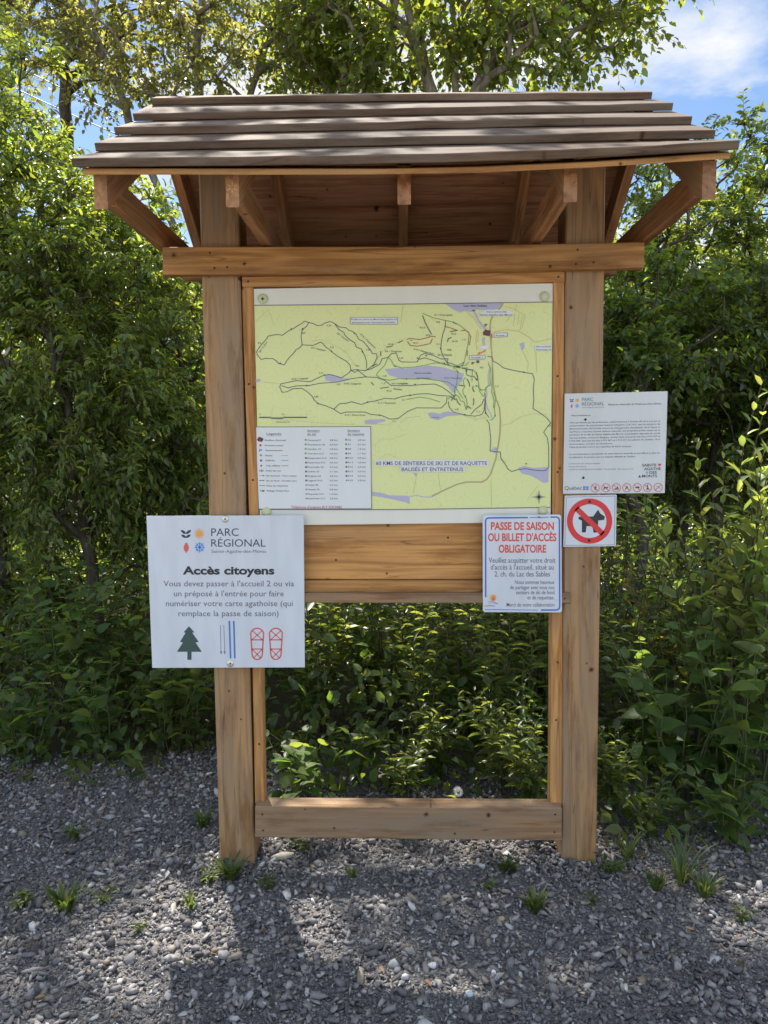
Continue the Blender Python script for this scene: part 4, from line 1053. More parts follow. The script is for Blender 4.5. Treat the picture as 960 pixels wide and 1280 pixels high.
for i, x in enumerate((744, 757.4, 770.6, 783.6, 796.6, 809.5, 822.8)):
    y = 609.9 - i * 0.12
    q.ring((x, y), 5.2, 0.8, 24)
    q.line([(x - 3.6, y - 3.6), (x + 3.6, y + 3.6)] if i != 6 else [(x + 3.6, y - 3.6), (x - 3.6, y + 3.6)], 0.7)
    if i == 0: g_.disc((x + .8, y - 2.4), .8, 10); g_.line([(x + .5, y - 1.4), (x - .6, y + .6), (x + 1, y + 3)], 1.0); g_.line([(x - 2, y - .4), (x + 2, y - .2)], .7)
    elif i == 1: g_.poly([(x - 2.6, y - 1), (x + 1.6, y - 1), (x + 2.8, y - 2), (x + 3, y - .8), (x + 1.8, y + .2), (x + 2, y + 2.4), (x + 1.2, y + 2.4), (x + .8, y + .8), (x - 1.6, y + .8), (x - 2.2, y + 2.4), (x - 3, y + 2.2)])
    elif i == 2: g_.poly([(x - 3, y + 1), (x + 3, y + .6), (x + 2.4, y + 2.2), (x - 2.4, y + 2.4)]); g_.poly([(x - .4, y + .4), (x + 1.6, y - 2), (x + 2.2, y + .3)])
    elif i == 3: g_.poly([(x, y - 2.6), (x + 2.6, y + 2.4), (x + 1.2, y + 2.4), (x, y), (x - 1.2, y + 2.4), (x - 2.6, y + 2.4)])
    elif i == 4: g_.poly([(x - 3, y + .8), (x - 2.6, y - .4), (x - 1, y - .6), (x, y - 1.5), (x + 1.6, y - 1.3), (x + 2.8, y - .2), (x + 3, y + .9)])
    elif i == 5: g_.disc((x, y - 2.8), .8, 10); g_.line([(x, y - 1.9), (x - .2, y + .6), (x + 1, y + 3)], 1.1); g_.line([(x - .2, y + .4), (x - 1.2, y + 3)], .9)
    else: g_.line([(x - 2.8, y + 2.2), (x - .4, y + .6), (x + 2.4, y - 2.4)], .6); g_.line([(x - 2.4, y - 1), (x + .4, y - .6), (x + 2.6, y + 1.6)], .5)
q.build('ring_print', plain('soft red print', (0.58, 0.09, 0.10), 0.5), RES, RL - 0.0003); g_.build('figure_print', INK, RES, RL)
screw('screw', 731.8, 524.4, RL, 1.5, DARKS, RES, None); screw('screw', 729.3, 597.2, RL, 1.5, DARKS, RES, None)

# ---- no dogs sign
DOG = thing('no_dogs_sign', 'small square sign with a crossed out black dog in a red ring', 'sign', tuple(P(737, 684, RY)))
panel('sheet', [(706, 619.6), (771, 618.2), (769.9, 682.7), (703.9, 683.8)], RY - 0.001, 0.004, WHITE, DOG, 0.002)
DL = RY - 0.0014
Dz = lambda pts: zc(590, 480, 960 / 260.0, pts)
q = Print(); q.line([(708, 621.4), (768.9, 620.2), (767.8, 681), (706, 681.8)], 0.45, True); q.build('border', GREYI, DOG, DL)
q = Print(); q.poly(Dz([(492, 613), (560, 611), (570, 596), (582, 580), (592, 597), (613, 612), (610, 627), (583, 630), (580, 684), (561, 687), (556, 656), (529, 656), (525, 685), (507, 685), (507, 630), (492, 624)])); q.build('dog_figure', INK, DOG, DL)
q = Print(); q.ring((737, 651.4), 24.7, 7.2, 48); c = (737, 651.4); q.line([(c[0] - 16.5, c[1] - 16.0), (c[0] + 16.5, c[1] + 16.0)], 6.8); q.build('prohibition_ring', REDS, DOG, DL - 0.0003)
screw('screw', 737, 627, DL - 0.0004, 1.6, DARKS, DOG, None); screw('screw', 736.5, 675.6, DL - 0.0004, 1.6, DARKS, DOG, None)

# ------------------------------------------------------------------ vegetation builders
# leaf outlines: u along the leaf, v across, w lift off the leaf plane; all triangles
T_SIMPLE = (np.array([(0, 0, 0), (.42, -.5, .10), (.42, .5, .10), (1, 0, -.08)]), np.array([(0, 1, 3), (0, 3, 2)]))
T_OVATE = (np.array([(0, 0, 0), (.22, -.40, .07), (.22, .40, .07), (.60, -.42, .05), (.60, .42, .05), (.45, 0, -.03), (1, 0, -.16)]),
           np.array([(0, 1, 5), (1, 3, 5), (3, 6, 5), (0, 5, 2), (2, 5, 4), (4, 5, 6)]))
T_LANCE = (np.array([(0, 0, 0), (.35, -.5, .10), (.35, .5, .10), (.70, -.36, .02), (.70, .36, .02), (.52, 0, -.04), (1, 0, -.22)]),
           np.array([(0, 1, 5), (1, 3, 5), (3, 6, 5), (0, 5, 2), (2, 5, 4), (4, 5, 6)]))
_b = [(0, 0, 0)]
for (u, v, w) in ((.02, .26, .02), (.16, .47, .05), (.36, .50, .05), (.58, .38, .01), (.80, .18, -.08)):
    _b += [(u, -v, w), (u, v, w)]
_b += [(.16, 0, -.02), (.36, 0, -.04), (.58, 0, -.07), (.80, 0, -.13), (1, 0, -.24)]
T_BROAD = (np.array(_b), np.array([(0, 1, 11), (1, 3, 11), (3, 5, 12), (3, 12, 11), (5, 7, 13), (5, 13, 12), (7, 9, 14), (7, 14, 13), (9, 15, 14),
                                   (0, 11, 2), (2, 11, 4), (4, 12, 6), (4, 11, 12), (6, 13, 8), (6, 12, 13), (8, 14, 10), (8, 13, 14), (10, 14, 15)]))


def leaf_arrays(pos, d, up, L, Wd, tmpl):
    pos, d, up = np.asarray(pos), unit(d), np.asarray(up)
    side = unit(np.cross(d, up)); nrm = np.cross(side, d)
    T, F = tmpl; n = len(pos); L = np.asarray(L).reshape(-1, 1, 1); Wd = np.asarray(Wd).reshape(-1, 1, 1)
    V = pos[:, None] + d[:, None] * T[None, :, 0:1] * L + side[:, None] * T[None, :, 1:2] * Wd + nrm[:, None] * T[None, :, 2:3] * L
    return V.reshape(-1, 3), (F[None] + (np.arange(n) * len(T))[:, None, None]).reshape(-1, 3)


def tubes(edges, sides=5):
    """edges: (p, q, rp, rq) frusta, given as arrays."""
    p, q, rp, rq = edges
    d = unit(q - p); ref = np.where(np.abs(d[:, 2:3]) > 0.9, np.array([[1., 0, 0]]), np.array([[0, 0, 1.]]))
    a = unit(np.cross(d, ref)); b = np.cross(d, a)
    ang = np.arange(sides) * 2 * math.pi / sides
    ring = a[:, None] * np.cos(ang)[None, :, None] + b[:, None] * np.sin(ang)[None, :, None]
    V = np.concatenate([p[:, None] + ring * rp[:, None, None], q[:, None] + ring * rq[:, None, None]], 1)
    F = np.array([(j, (j + 1) % sides, sides + (j + 1) % sides, sides + j) for j in range(sides)])
    n = len(p)
    return V.reshape(-1, 3), (F[None] + (np.arange(n) * 2 * sides)[:, None, None]).reshape(-1, 4)


def tree(name, label, group, seed, base, trunk, r0, lobes, n_pts, leaf, tmpl, lmat, bark, sprays=3, per=8, twig=0.32, droop=0.25, cat='tree', stems=None, rmin=0.003, splay=0.9):
    """trunk: list of points (relative to base) from the ground up; lobes: ellipsoids (x, y, z, rx, ry, rz) relative to base."""
    g = np.random.default_rng(seed)
    base = np.array([base[0], base[1], height(base[0], base[1]) - 0.03])
    nodes, par = [], []
    for tr in ([trunk] + (stems or [])):
        tr = np.array(tr, float); seg = np.linalg.norm(np.diff(tr, axis=0), axis=1); cum = np.concatenate([[0], np.cumsum(seg)])
        last = -1
        if nodes:
            last = int(np.argmin(np.linalg.norm(np.array(nodes) - tr[0], axis=1)))
        for s in np.arange(0, cum[-1] + 1e-6, 0.18):
            p = np.array([np.interp(s, cum, tr[:, k]) for k in range(3)]) + g.normal(0, 0.012, 3) * (s > 0.2)
            nodes.append(p); par.append(last); last = len(nodes) - 1
    n_trunk = len(nodes)
    lob = np.array(lobes, float); vol = lob[:, 3] * lob[:, 4] * lob[:, 5]
    ch = g.choice(len(lob), n_pts, p=vol / vol.sum())
    dirs = unit(g.normal(size=(n_pts, 3))); rr = g.random(n_pts) ** 0.45
    tg = lob[ch, :3] + dirs * rr[:, None] * lob[ch, 3:]
    tg = tg[tg[:, 2] > 0.12]
    N = np.array(nodes)
    d0 = np.min(np.linalg.norm(tg[:, None] - N[None], axis=2), axis=1)
    tg = tg[np.argsort(d0)]
    cap = len(N) + len(tg) * 5
    A = np.zeros((cap, 3)); A[:len(N)] = N; cnt = len(N)
    tips = []
    for t in tg:
        D = A[:cnt] - t
        c = np.sqrt((D * D).sum(1)) + np.maximum(0, D[:, 2] + 0.1) * 1.4
        i = int(np.argmin(c)); p = A[i]; L = np.linalg.norm(t - p)
        k = 1 if L < 0.25 else (2 if L < 0.6 else 4)
        prev = i
        for j in range(1, k + 1):
            u = j / k
            x = p + (t - p) * u + g.normal(0, 0.04 * L, 3) * (u < 1) + np.array([0, 0, 0.12 * L * math.sin(math.pi * u)])
            A[cnt] = x; par.append(prev); prev = cnt; cnt += 1
        tips.append(prev)
    A = A[:cnt]; par = np.array(par)
    wgt = np.zeros(cnt); wgt[tips] = 1
    for i in range(cnt - 1, -1, -1):
        if par[i] >= 0: wgt[par[i]] += wgt[i]
    rads = r0 * (np.maximum(wgt, 0.6) / max(wgt[0], 1)) ** 0.46
    rads = np.maximum(rads, rmin)
    zmax = A[:, 2].max()
    root = thing(name, label, cat, tuple(base), group)
    e = np.where(par >= 0)[0]
    eV, eF = tubes((A[par[e]] + base, A[e] + base, rads[par[e]], rads[e]), 6)
    np_mesh('trunk', eV, eF, bark, root, smooth=True)
    # twigs and leaves
    tips = np.array(tips); tp = A[tips]; td = unit(tp - A[par[tips]])
    n = len(tips)
    out = unit(tp - lob[ch[:1], :3].mean(0) * 0 - np.array([lob[:, 0].mean(), lob[:, 1].mean(), lob[:, 2].mean() - 0.3]))
    P0 = np.repeat(tp, sprays, 0)
    TD = unit(np.repeat(td * 0.6 + out * 0.5, sprays, 0) + g.normal(0, 0.62, (n * sprays, 3)))
    TL = twig * g.uniform(0.55, 1.3, n * sprays)
    u = (np.arange(per) + 0.6) / per
    # twig curve droops toward its end
    pos = P0[:, None] + TD[:, None] * (u[None, :, None] * TL[:, None, None]) + np.array([0, 0, -1.0]) * (droop * u ** 2)[None, :, None] * TL[:, None, None]
    end = pos[:, -1]
    tw = unit(TD[:, None] + np.array([0, 0, -1.0]) * (2 * droop * u)[None, :, None])
    sd = unit(np.cross(TD, g.normal(size=TD.shape)))
    alt = np.where(np.arange(per) % 2 == 0, 1.0, -1.0)
    ld = tw * 0.75 + sd[:, None] * alt[None, :, None] * splay + g.normal(0, 0.3, pos.shape) + np.array([0, 0, -droop * 0.9])
    M = pos.reshape(-1, 3); LD = ld.reshape(-1, 3)
    m = len(M)
    UPV = np.array([0, 0, 1.0]) + g.normal(0, 0.55, (m, 3))
    ll = leaf[0] * g.uniform(0.6, 1.2, m)
    V, F = leaf_arrays(M + base, LD, UPV, ll, ll * leaf[1] * g.uniform(0.85, 1.15, m), tmpl)
    np_mesh('crown', V, F, lmat, root)
    # the fine twigs
    tv, tf = tubes((P0 + base, end + base, np.full(len(P0), 0.0028), np.full(len(P0), 0.0012)), 3)
    np_mesh('twigs', tv, tf, bark, root)
    return root


def herb(name, label, group, seed, base, hgt, n_st, leaf, tmpl, lmat, smat, spread=0.35, gap=0.07, lean=(0, 0), flower=None, cat='plant', r=0.003, start=0.12, droop=0.3, z0=0.0, rise=0.55, upright=0.0):
    """A clump of arching stems with leaves placed alternately along them."""
    g = np.random.default_rng(seed)
    base = np.array([base[0], base[1], height(base[0], base[1]) + z0])
    root = thing(name, label, cat, tuple(base), group)
    E = [[], [], [], []]; LP, LDd, LS = [], [], []; FP = []
    for s in range(n_st):
        a = g.uniform(0, 2 * math.pi); h = hgt * g.uniform(0.62, 1.05)
        o = np.array([math.cos(a), math.sin(a), 0]); sp = spread * g.uniform(0.2, 1.0) * h
        p0 = o * g.uniform(0, 0.10) * min(1, hgt); ln = np.array([lean[0], lean[1], 0.0]) * h
        k = 9; t = np.linspace(0, 1, k)
        C = p0 + o * (sp * t ** 1.7)[:, None] + ln * (t ** 1.5)[:, None] + np.array([0, 0, 1.0]) * (h * (t - 0.10 * t ** 3 * (spread > .3)))[:, None]
        C[1:] += g.normal(0, 0.012 * h, (k - 1, 3))
        C[0, 2] -= 0.02
        rr = r * (1 - 0.75 * t)
        for i in range(k - 1):
            E[0].append(C[i]); E[1].append(C[i + 1]); E[2].append(rr[i]); E[3].append(rr[i + 1])
        nl = max(3, int(h * (1 - start) / gap)); f0 = g.uniform(0, 6.28)
        for j in range(nl):
            u = start + (1 - start) * (j + 0.5) / nl; x = u * (k - 1); i = min(int(x), k - 2)
            p = C[i] + (C[i + 1] - C[i]) * (x - i); ax = unit(C[i + 1] - C[i])
            ph = f0 + j * 2.4; rd = np.array([math.cos(ph), math.sin(ph), 0])
            LP.append(p); LDd.append(rd * (1 - upright) + ax * (rise + upright * 0.9) + g.normal(0, 0.22, 3) - np.array([0, 0, droop * (1 - u)])); LS.append(leaf[0] * (0.55 + 0.6 * math.sin(math.pi * min(1, 0.12 + u * 0.95))) * g.uniform(0.75, 1.15))
        if flower: FP.append((C[-1], unit(C[-1] - C[-2])))
    E = [np.array(x) for x in E]
    V, F = tubes((E[0] + base, E[1] + base, E[2], E[3]), 5); np_mesh('stems', V, F, smat, root, smooth=True)
    LP, LDd, LS = np.array(LP), np.array(LDd), np.array(LS)
    upv = np.array([0, 0, 1.0]) + g.normal(0, 0.32, LP.shape)
    V, F = leaf_arrays(LP + base, LDd, upv, LS, LS * leaf[1] * g.uniform(0.85, 1.15, len(LS)), tmpl)
    np_mesh('foliage', V, F, lmat, root, smooth=len(tmpl[0]) > 8)
    if flower == 'goldenrod':
        p_, d_ = [], []
        for c, ax in FP:
            for j in range(10):
                u = j / 10.0; ph = j * 2.4; dr = np.array([math.cos(ph), math.sin(ph), 0.25]); ln = 0.09 * (1 - u) + 0.012
                for q_ in range(7):
                    p_.append(c - ax * 0.02 + ax * u * 0.12 + dr * ln * (q_ + .5) / 7 - np.array([0, 0, .02 * ((q_ + .5) / 7) ** 2])); d_.append(dr + g.normal(0, .8, 3))
        p_ = np.array(p_); V, F = leaf_arrays(p_ + base, np.array(d_), np.array([0, 0, 1.0]) + g.normal(0, .5, p_.shape), np.full(len(p_), .011), np.full(len(p_), .008), T_SIMPLE)
        np_mesh('flower_heads', V, F, M_GOLD, root)
    if flower == 'daisy':
        for c, ax in FP[:2]:
            n_ = 16; an = np.arange(n_) * 2 * math.pi / n_; fd = unit(np.array([0.1, -0.7, 0.55]))
            a_ = unit(np.cross(fd, (0, 0, 1))); b_ = np.cross(fd, a_)
            dd = a_[None] * np.cos(an)[:, None] + b_[None] * np.sin(an)[:, None] + fd * 0.15
            V, F = leaf_arrays(np.repeat((c + base)[None], n_, 0) + dd * 0.006, dd, np.repeat(fd[None], n_, 0), np.full(n_, .016), np.full(n_, .0045), T_OVATE)
            np_mesh('petals', V, F, M_PETAL, root)
            V = IV * np.array([.007, .007, .007]) + c + base + fd * 0.003; np_mesh('flower_centre', V, IF, M_GOLD, root, smooth=True)
    return root


def tuft(name, label, group, seed, base, hgt, n, w=0.006, mat=None, spread=0.8, cat='grass tuft', blades=None):
    """Tuft of arching blades (or of strap shaped weed leaves)."""
    g = np.random.default_rng(seed)
    base = np.array([base[0], base[1], height(base[0], base[1])])
    a = g.uniform(0, 2 * math.pi, n); h = hgt * g.uniform(0.5, 1.1, n); sp = spread * h * g.uniform(0.3, 1.1, n)
    o = np.stack([np.cos(a), np.sin(a), np.zeros(n)], -1); p0 = o * g.uniform(0, 0.022, n)[:, None]
    t = np.linspace(0, 1, 5); sd = np.stack([-np.sin(a), np.cos(a), np.zeros(n)], -1)
    C = p0[:, None] + o[:, None] * (sp[:, None] * t ** 1.4)[:, :, None] + np.array([0, 0, 1.0]) * (h[:, None] * (t * 1.25 - 0.45 * t ** 2.2))[:, :, None]
    prof = np.array([0.55, 1.0, 0.95, 0.6, 0.04]) * w * 0.5
    Lf = C - sd[:, None] * prof[None, :, None]; Rt = C + sd[:, None] * prof[None, :, None]
    V = np.stack([Lf, Rt], 2).reshape(n, 10, 3) + base
    F = np.array([(2 * i, 2 * i + 1, 2 * i + 3, 2 * i + 2) for i in range(4)])
    o_ = np_mesh(name, V, (F[None] + (np.arange(n) * 10)[:, None, None]).reshape(-1, 4), mat or LF_GRASS, None)
    o_.location = tuple(base); me = o_.data
    me.transform(Matrix.Translation(-Vector(base)))
    tag(o_, label, cat, group)
    return o_


def XY(px, Y):
    """World x of picture column px at depth Y (for choosing where a plant stands)."""
    return float(P(px, 559, Y)[0])


# ------------------------------------------------------------------ trees
TRG = 'trees standing behind the kiosk'
def up(h, dx=0.0, dy=0.0, w=0.06, n=6, seed=0):
    g = np.random.default_rng(seed + 99)
    return [(0, 0, 0)] + [(dx * u + g.normal(0, w), dy * u + g.normal(0, w), h * u) for u in np.linspace(1 / n, 1, n)]


# left: dense young narrow-leaved trees
tree('young_tree', 'young narrow leaved tree with thin dark slanting trunk left of the kiosk post', TRG, 1, (XY(120, 2.0), 2.0), [(0, 0, 0), (-.05, 0, .8), (-.16, .05, 1.5), (-.28, .1, 2.2), (-.36, .1, 3.3)], 0.038,
     [(-.25, .25, 2.2, .95, .6, 1.2), (.2, .2, 1.5, .8, .5, .7), (-.5, .2, 3.0, .6, .6, .7)], 190, (.062, .38), T_LANCE, LF_CHERRY, BARK_D, 8, 12, .30, .45)
tree('young_tree', 'bushy young tree reaching up under the left roof brace beside the post', TRG, 2, (XY(205, 2.7), 2.7), up(3.0, .05, .1, seed=2), 0.035,
     [(0, 0, 2.1, .75, .8, 1.2), (.3, 0, 1.4, .8, .7, .8), (-.1, 0, 2.9, .5, .5, .7)], 180, (.062, .38), T_LANCE, LF_CHERRY, BARK_D, 8, 12, .30, .45)
tree('young_tree', 'tall young tree filling the left picture edge with drooping narrow leaves', TRG, 3, (XY(-25, 2.1), 2.1), up(4.2, .1, 0, seed=3), 0.042,
     [(.0, 0, 2.4, .85, .8, 1.5), (.1, 0, 3.7, .6, .6, .9), (.1, .1, 1.2, .8, .7, .7)], 210, (.062, .38), T_LANCE, LF_CHERRY, BARK_D, 8, 12, .32, .45)
tree('deciduous_tree', 'leafy tree behind the slanting young tree, topping out against the pale sky', TRG, 4, (XY(40, 4.6), 4.6), up(5.4, 0, 0, seed=4), 0.09,
     [(0, 0, 3.0, 1.5, 1.2, 1.7), (-.3, 0, 4.4, .9, .9, 1.0), (1.2, 0, 2.4, 1.1, 1, 1.3)], 120, (.075, .5), T_SIMPLE, LF_HERB, BARK_D, 8, 12, .34, .35)
# tall canopies above the roof
tree('poplar_tree', 'slim multi stemmed tree with yellowing leaves above the left roof corner', TRG, 5, (XY(255, 5.8), 5.8), [(0, 0, 0), (.05, 0, 2), (.1, .1, 4), (.05, 0, 6), (.2, 0, 8.2)], 0.075,
     [(0, 0, 6.4, 1.9, 1.3, .9), (-1.4, 0, 6.2, 1.0, 1.0, .9), (1.3, 0, 6.1, 1.0, 1.1, .7), (-.1, 0, 5.5, 1.0, .9, .5), (-.7, -1.2, 7.7, 1.2, .7, .5), (.75, -1.3, 7.7, 1.1, .7, .5)], 190, (.066, .66), T_OVATE, LF_ASPEN, BARK_G, 7, 11, .42, .3,  # last two lobes: unseen high boughs added to shade the near gravel
     stems=[[(.08, 0, 3.2), (-.5, .1, 4.6), (-1.1, 0, 6.2), (-1.5, 0, 7.0)], [(.08, 0, 3.6), (.5, -.1, 5.0), (1.0, 0, 6.6)]])
tree('poplar_tree', 'thin crowned tree with dark twigs at the upper left against bright sky', TRG, 6, (XY(110, 6.6), 6.6), up(8.4, -.2, 0, seed=6), 0.07,
     [(-.2, 0, 7.0, 1.4, 1.3, 1.0), (.6, 0, 6.5, .9, .9, .7), (-1.0, 0, 7.6, 1.0, 1, .8)], 75, (.066, .66), T_OVATE, LF_ASPEN, BARK_D, 7, 11, .40, .3)
tree('poplar_tree', 'tall grey trunked poplar with large green leaves rising above the roof ridge', TRG, 7, (XY(573, 5.0), 5.0), [(0, 0, 0), (.02, 0, 2), (-.02, 0, 4.3), (-.04, 0, 6.0), (.15, .1, 7.8)], 0.095,
     [(.3, 0, 6.15, 1.6, 1.0, .6), (1.35, -.1, 6.1, .9, .8, .6), (-.9, 0, 6.1, .85, .9, .6), (.2, 0, 5.5, 1.3, .8, .36), (-1.9, -.2, 8.0, 1.0, .6, .5), (-1.8, -1.9, 7.3, .8, .5, .35)], 225, (.085, .68), T_OVATE, LF_POPLAR, BARK_G, 7, 9, .42, .35,  # last two lobes: boughs out of frame, added to shade gravel and roof
     stems=[[(0, 0, 4.3), (-.3, 0, 5.2), (-.65, 0, 6.4)], [(0, 0, 4.7), (.35, 0, 5.5), (.85, 0, 6.4)]])
tree('poplar_tree', 'poplar with hanging leafy boughs between the ridge centre and upper left', TRG, 8, (XY(430, 5.4), 5.4), up(7.6, .1, 0, seed=8), 0.07,
     [(0, .3, 6.0, 1.2, .8, .6), (.1, .2, 5.5, .9, .8, .5)], 70, (.085, .66), T_OVATE, LF_POPLAR, BARK_G, 7, 9, .42, .35)
# right
tree('deciduous_tree', 'bright topped tree just beyond the right roof corner', TRG, 9, (XY(830, 4.4), 4.4), up(4.6, .05, .1, seed=9), 0.08,
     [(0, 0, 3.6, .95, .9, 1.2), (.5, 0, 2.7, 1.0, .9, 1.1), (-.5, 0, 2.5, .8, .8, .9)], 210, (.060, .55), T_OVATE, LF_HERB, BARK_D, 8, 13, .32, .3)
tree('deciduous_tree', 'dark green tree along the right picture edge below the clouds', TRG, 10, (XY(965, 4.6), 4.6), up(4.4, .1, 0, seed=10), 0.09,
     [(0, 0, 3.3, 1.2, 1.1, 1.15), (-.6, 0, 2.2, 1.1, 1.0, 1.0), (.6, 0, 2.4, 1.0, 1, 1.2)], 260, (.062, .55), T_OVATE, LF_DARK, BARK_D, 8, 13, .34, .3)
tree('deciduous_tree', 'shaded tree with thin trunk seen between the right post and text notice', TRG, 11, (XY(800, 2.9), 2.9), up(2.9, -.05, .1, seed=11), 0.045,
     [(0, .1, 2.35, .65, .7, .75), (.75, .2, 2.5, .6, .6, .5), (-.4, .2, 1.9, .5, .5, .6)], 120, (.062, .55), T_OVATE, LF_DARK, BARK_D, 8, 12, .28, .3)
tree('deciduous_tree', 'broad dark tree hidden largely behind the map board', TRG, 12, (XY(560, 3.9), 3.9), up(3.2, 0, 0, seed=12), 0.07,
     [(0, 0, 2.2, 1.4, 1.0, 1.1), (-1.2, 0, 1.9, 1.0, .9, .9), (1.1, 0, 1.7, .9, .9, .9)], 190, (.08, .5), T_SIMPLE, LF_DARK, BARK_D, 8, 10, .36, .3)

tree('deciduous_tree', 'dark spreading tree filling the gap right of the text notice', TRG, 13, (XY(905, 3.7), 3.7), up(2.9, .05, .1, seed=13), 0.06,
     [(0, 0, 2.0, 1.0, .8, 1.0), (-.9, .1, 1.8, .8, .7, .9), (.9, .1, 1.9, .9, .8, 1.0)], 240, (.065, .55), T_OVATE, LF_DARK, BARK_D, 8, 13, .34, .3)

# the wood behind: nobody could count it
def woodland():
    g = np.random.default_rng(77)
    n = 62000
    x = g.uniform(-15, 15, n); y = g.uniform(9.5, 14.0, n)
    top = 4.6 + 0.9 * np.sin(x * 0.9) + 0.6 * np.sin(x * 2.3 + 1) - 0.05 * x
    z = top * g.random(n) ** 0.8
    pos = np.stack([x, y, z], -1) + g.normal(0, 0.15, (n, 3))
    L = g.uniform(0.14, 0.30, n)
    V, F = leaf_arrays(pos, g.normal(size=(n, 3)) + np.array([0, 0, -.3]), np.array([0, -.4, 1.0]) + g.normal(0, .6, (n, 3)), L, L * .55, T_SIMPLE)
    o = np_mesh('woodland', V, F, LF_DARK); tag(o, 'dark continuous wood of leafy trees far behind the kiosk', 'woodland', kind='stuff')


woodland()


def undergrowth():
    g = np.random.default_rng(78)
    n = 60000
    x = g.uniform(-5.5, 5.5, n); y = g.uniform(0.1, 6.5, n)
    e = edge_y(x) + 0.03 + g.normal(0, 0.08, n)
    top = np.clip((y - e) * 0.9, 0, 0.42) + 0.25 * np.clip((y - e - .5) * 0.5, 0, 1) + 0.22 * np.sin(x * 3.1 + y * 2) * np.clip(y - e, 0, 1)
    z = top * g.random(n) ** 0.7
    k = (y > e) & (z > 0.02)
    pos = np.stack([x, y, z + height(x, y)], -1)[k]; n = len(pos)
    L = g.uniform(0.035, 0.085, n)
    V, F = leaf_arrays(pos, g.normal(size=(n, 3)) + np.array([0, -.2, .1]), np.array([0, -.2, 1.0]) + g.normal(0, .45, (n, 3)), L, L * .6, T_OVATE)
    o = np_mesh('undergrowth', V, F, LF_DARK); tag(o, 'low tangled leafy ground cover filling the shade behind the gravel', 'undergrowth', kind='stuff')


undergrowth()

# ------------------------------------------------------------------ shrubs and herbs
SHG = 'shrubs and tall herbs round the kiosk'
def shrub(label, seed, px, Y, hgt, n_st, leaf, tmpl, lm, name='shrub', **kw):
    kw.setdefault('cat', 'shrub'); kw.setdefault('spread', .45)
    return herb(name, label, SHG, seed, (XY(px, Y), Y), hgt, n_st, leaf, tmpl, lm, kw.pop('smat', M_STEMR), **kw)


# right side willows and yellow green shrubs
shrub('grey green willow shrub with upright shoots at the right edge, tallest of the shrubs', 21, 905, .80, 2.0, 13, (.12, .42), T_OVATE, LF_WILLOW, 'willow_shrub', spread=.26, gap=.042, upright=.3, start=.3, r=.007)
shrub('willow shrub with pale shoots partly cut off by the right picture edge', 22, 985, .65, 1.8, 12, (.115, .42), T_OVATE, LF_WILLOW, 'willow_shrub', spread=.28, gap=.042, upright=.3, start=.25, r=.007)
shrub('leafy sunlit shrub between the text notice and the willow shoots', 23, 868, 1.3, 1.55, 18, (.06, .6), T_OVATE, LF_WILLOW, spread=.35, gap=.032, start=.2, r=.006)  # paler willow leaf colour here stands in for sunlight on the shrub
shrub('small yellow green shrub peeping out beside the right post above the notice', 24, 775, 2.1, 2.15, 9, (.095, .55), T_OVATE, LF_WILLOW, spread=.18, gap=.045, start=.45, r=.006)
shrub('thicket of knotweed like stems with broad leaves at the lower right edge', 25, 935, .50, 1.25, 16, (.115, .66), T_BROAD, LF_BROAD, 'broad_leaved_plant', cat='plant', spread=.5, gap=.075, smat=M_STEM, r=.005)
shrub('broad leaved plant hanging over the gravel right of the post', 26, 860, .58, 1.05, 15, (.105, .66), T_BROAD, LF_BROAD, 'broad_leaved_plant', cat='plant', spread=.5, gap=.07, smat=M_STEM, r=.005)
shrub('shrub with mixed small leaves directly behind the no dogs sign', 27, 800, 1.0, 1.3, 18, (.06, .5), T_OVATE, LF_HERB, spread=.4, gap=.032, r=.005)
shrub('herb clump with a few yellowed leaves under the text notice', 28, 845, 1.05, 1.35, 12, (.085, .45), T_LANCE, LF_YEL, 'yellowing_herb', cat='plant', spread=.35, gap=.075, smat=M_STEM, start=.5)
shrub('fern like feathery herb at the foot of the right post', 29, 775, .38, .48, 13, (.06, .25), T_LANCE, LF_HERB, 'feathery_herb', cat='plant', spread=.4, gap=.022, smat=M_STEM)
# seen through the open frame
shrub('tall leafy shrub seen through the open frame under the citizens notice', 31, 385, 1.3, 1.35, 17, (.085, .5), T_OVATE, LF_HERB, spread=.42, gap=.033, r=.005)
shrub('shrub in the middle of the open frame with pale glossy leaves', 32, 480, 1.5, 1.35, 17, (.085, .48), T_OVATE, LF_HERB, spread=.42, gap=.033, r=.005)
shrub('shrub with grey green leaves at the right of the open frame', 33, 600, 1.35, 1.3, 17, (.08, .42), T_LANCE, LF_WILLOW, spread=.42, gap=.035, r=.005)
shrub('dense small leaved shrub behind the right stile of the frame', 34, 680, 1.4, 1.4, 17, (.08, .5), T_OVATE, LF_HERB, spread=.42, gap=.033, r=.005)
shrub('goldenrod with yellow plumes near the top centre of the open frame', 35, 525, 1.15, 1.22, 9, (.085, .2), T_LANCE, LF_HERB, 'goldenrod', cat='flowering plant', spread=.25, gap=.028, smat=M_STEM, flower='goldenrod')
shrub('goldenrod with drooping yellow plumes below the season pass sign', 36, 635, 1.0, 1.16, 10, (.085, .2), T_LANCE, LF_HERB, 'goldenrod', cat='flowering plant', spread=.25, gap=.028, smat=M_STEM, flower='goldenrod')
shrub('low bushy herb in the right lower corner of the open frame', 37, 640, .62, .55, 20, (.075, .36), T_LANCE, LF_HERB, 'herb_clump', cat='plant', spread=.5, gap=.03, smat=M_STEM)
shrub('herb clump with lance shaped leaves at the frame centre above the rail', 38, 545, .80, .5, 15, (.075, .36), T_LANCE, LF_HERB, 'herb_clump', cat='plant', spread=.5, gap=.032, smat=M_STEM)
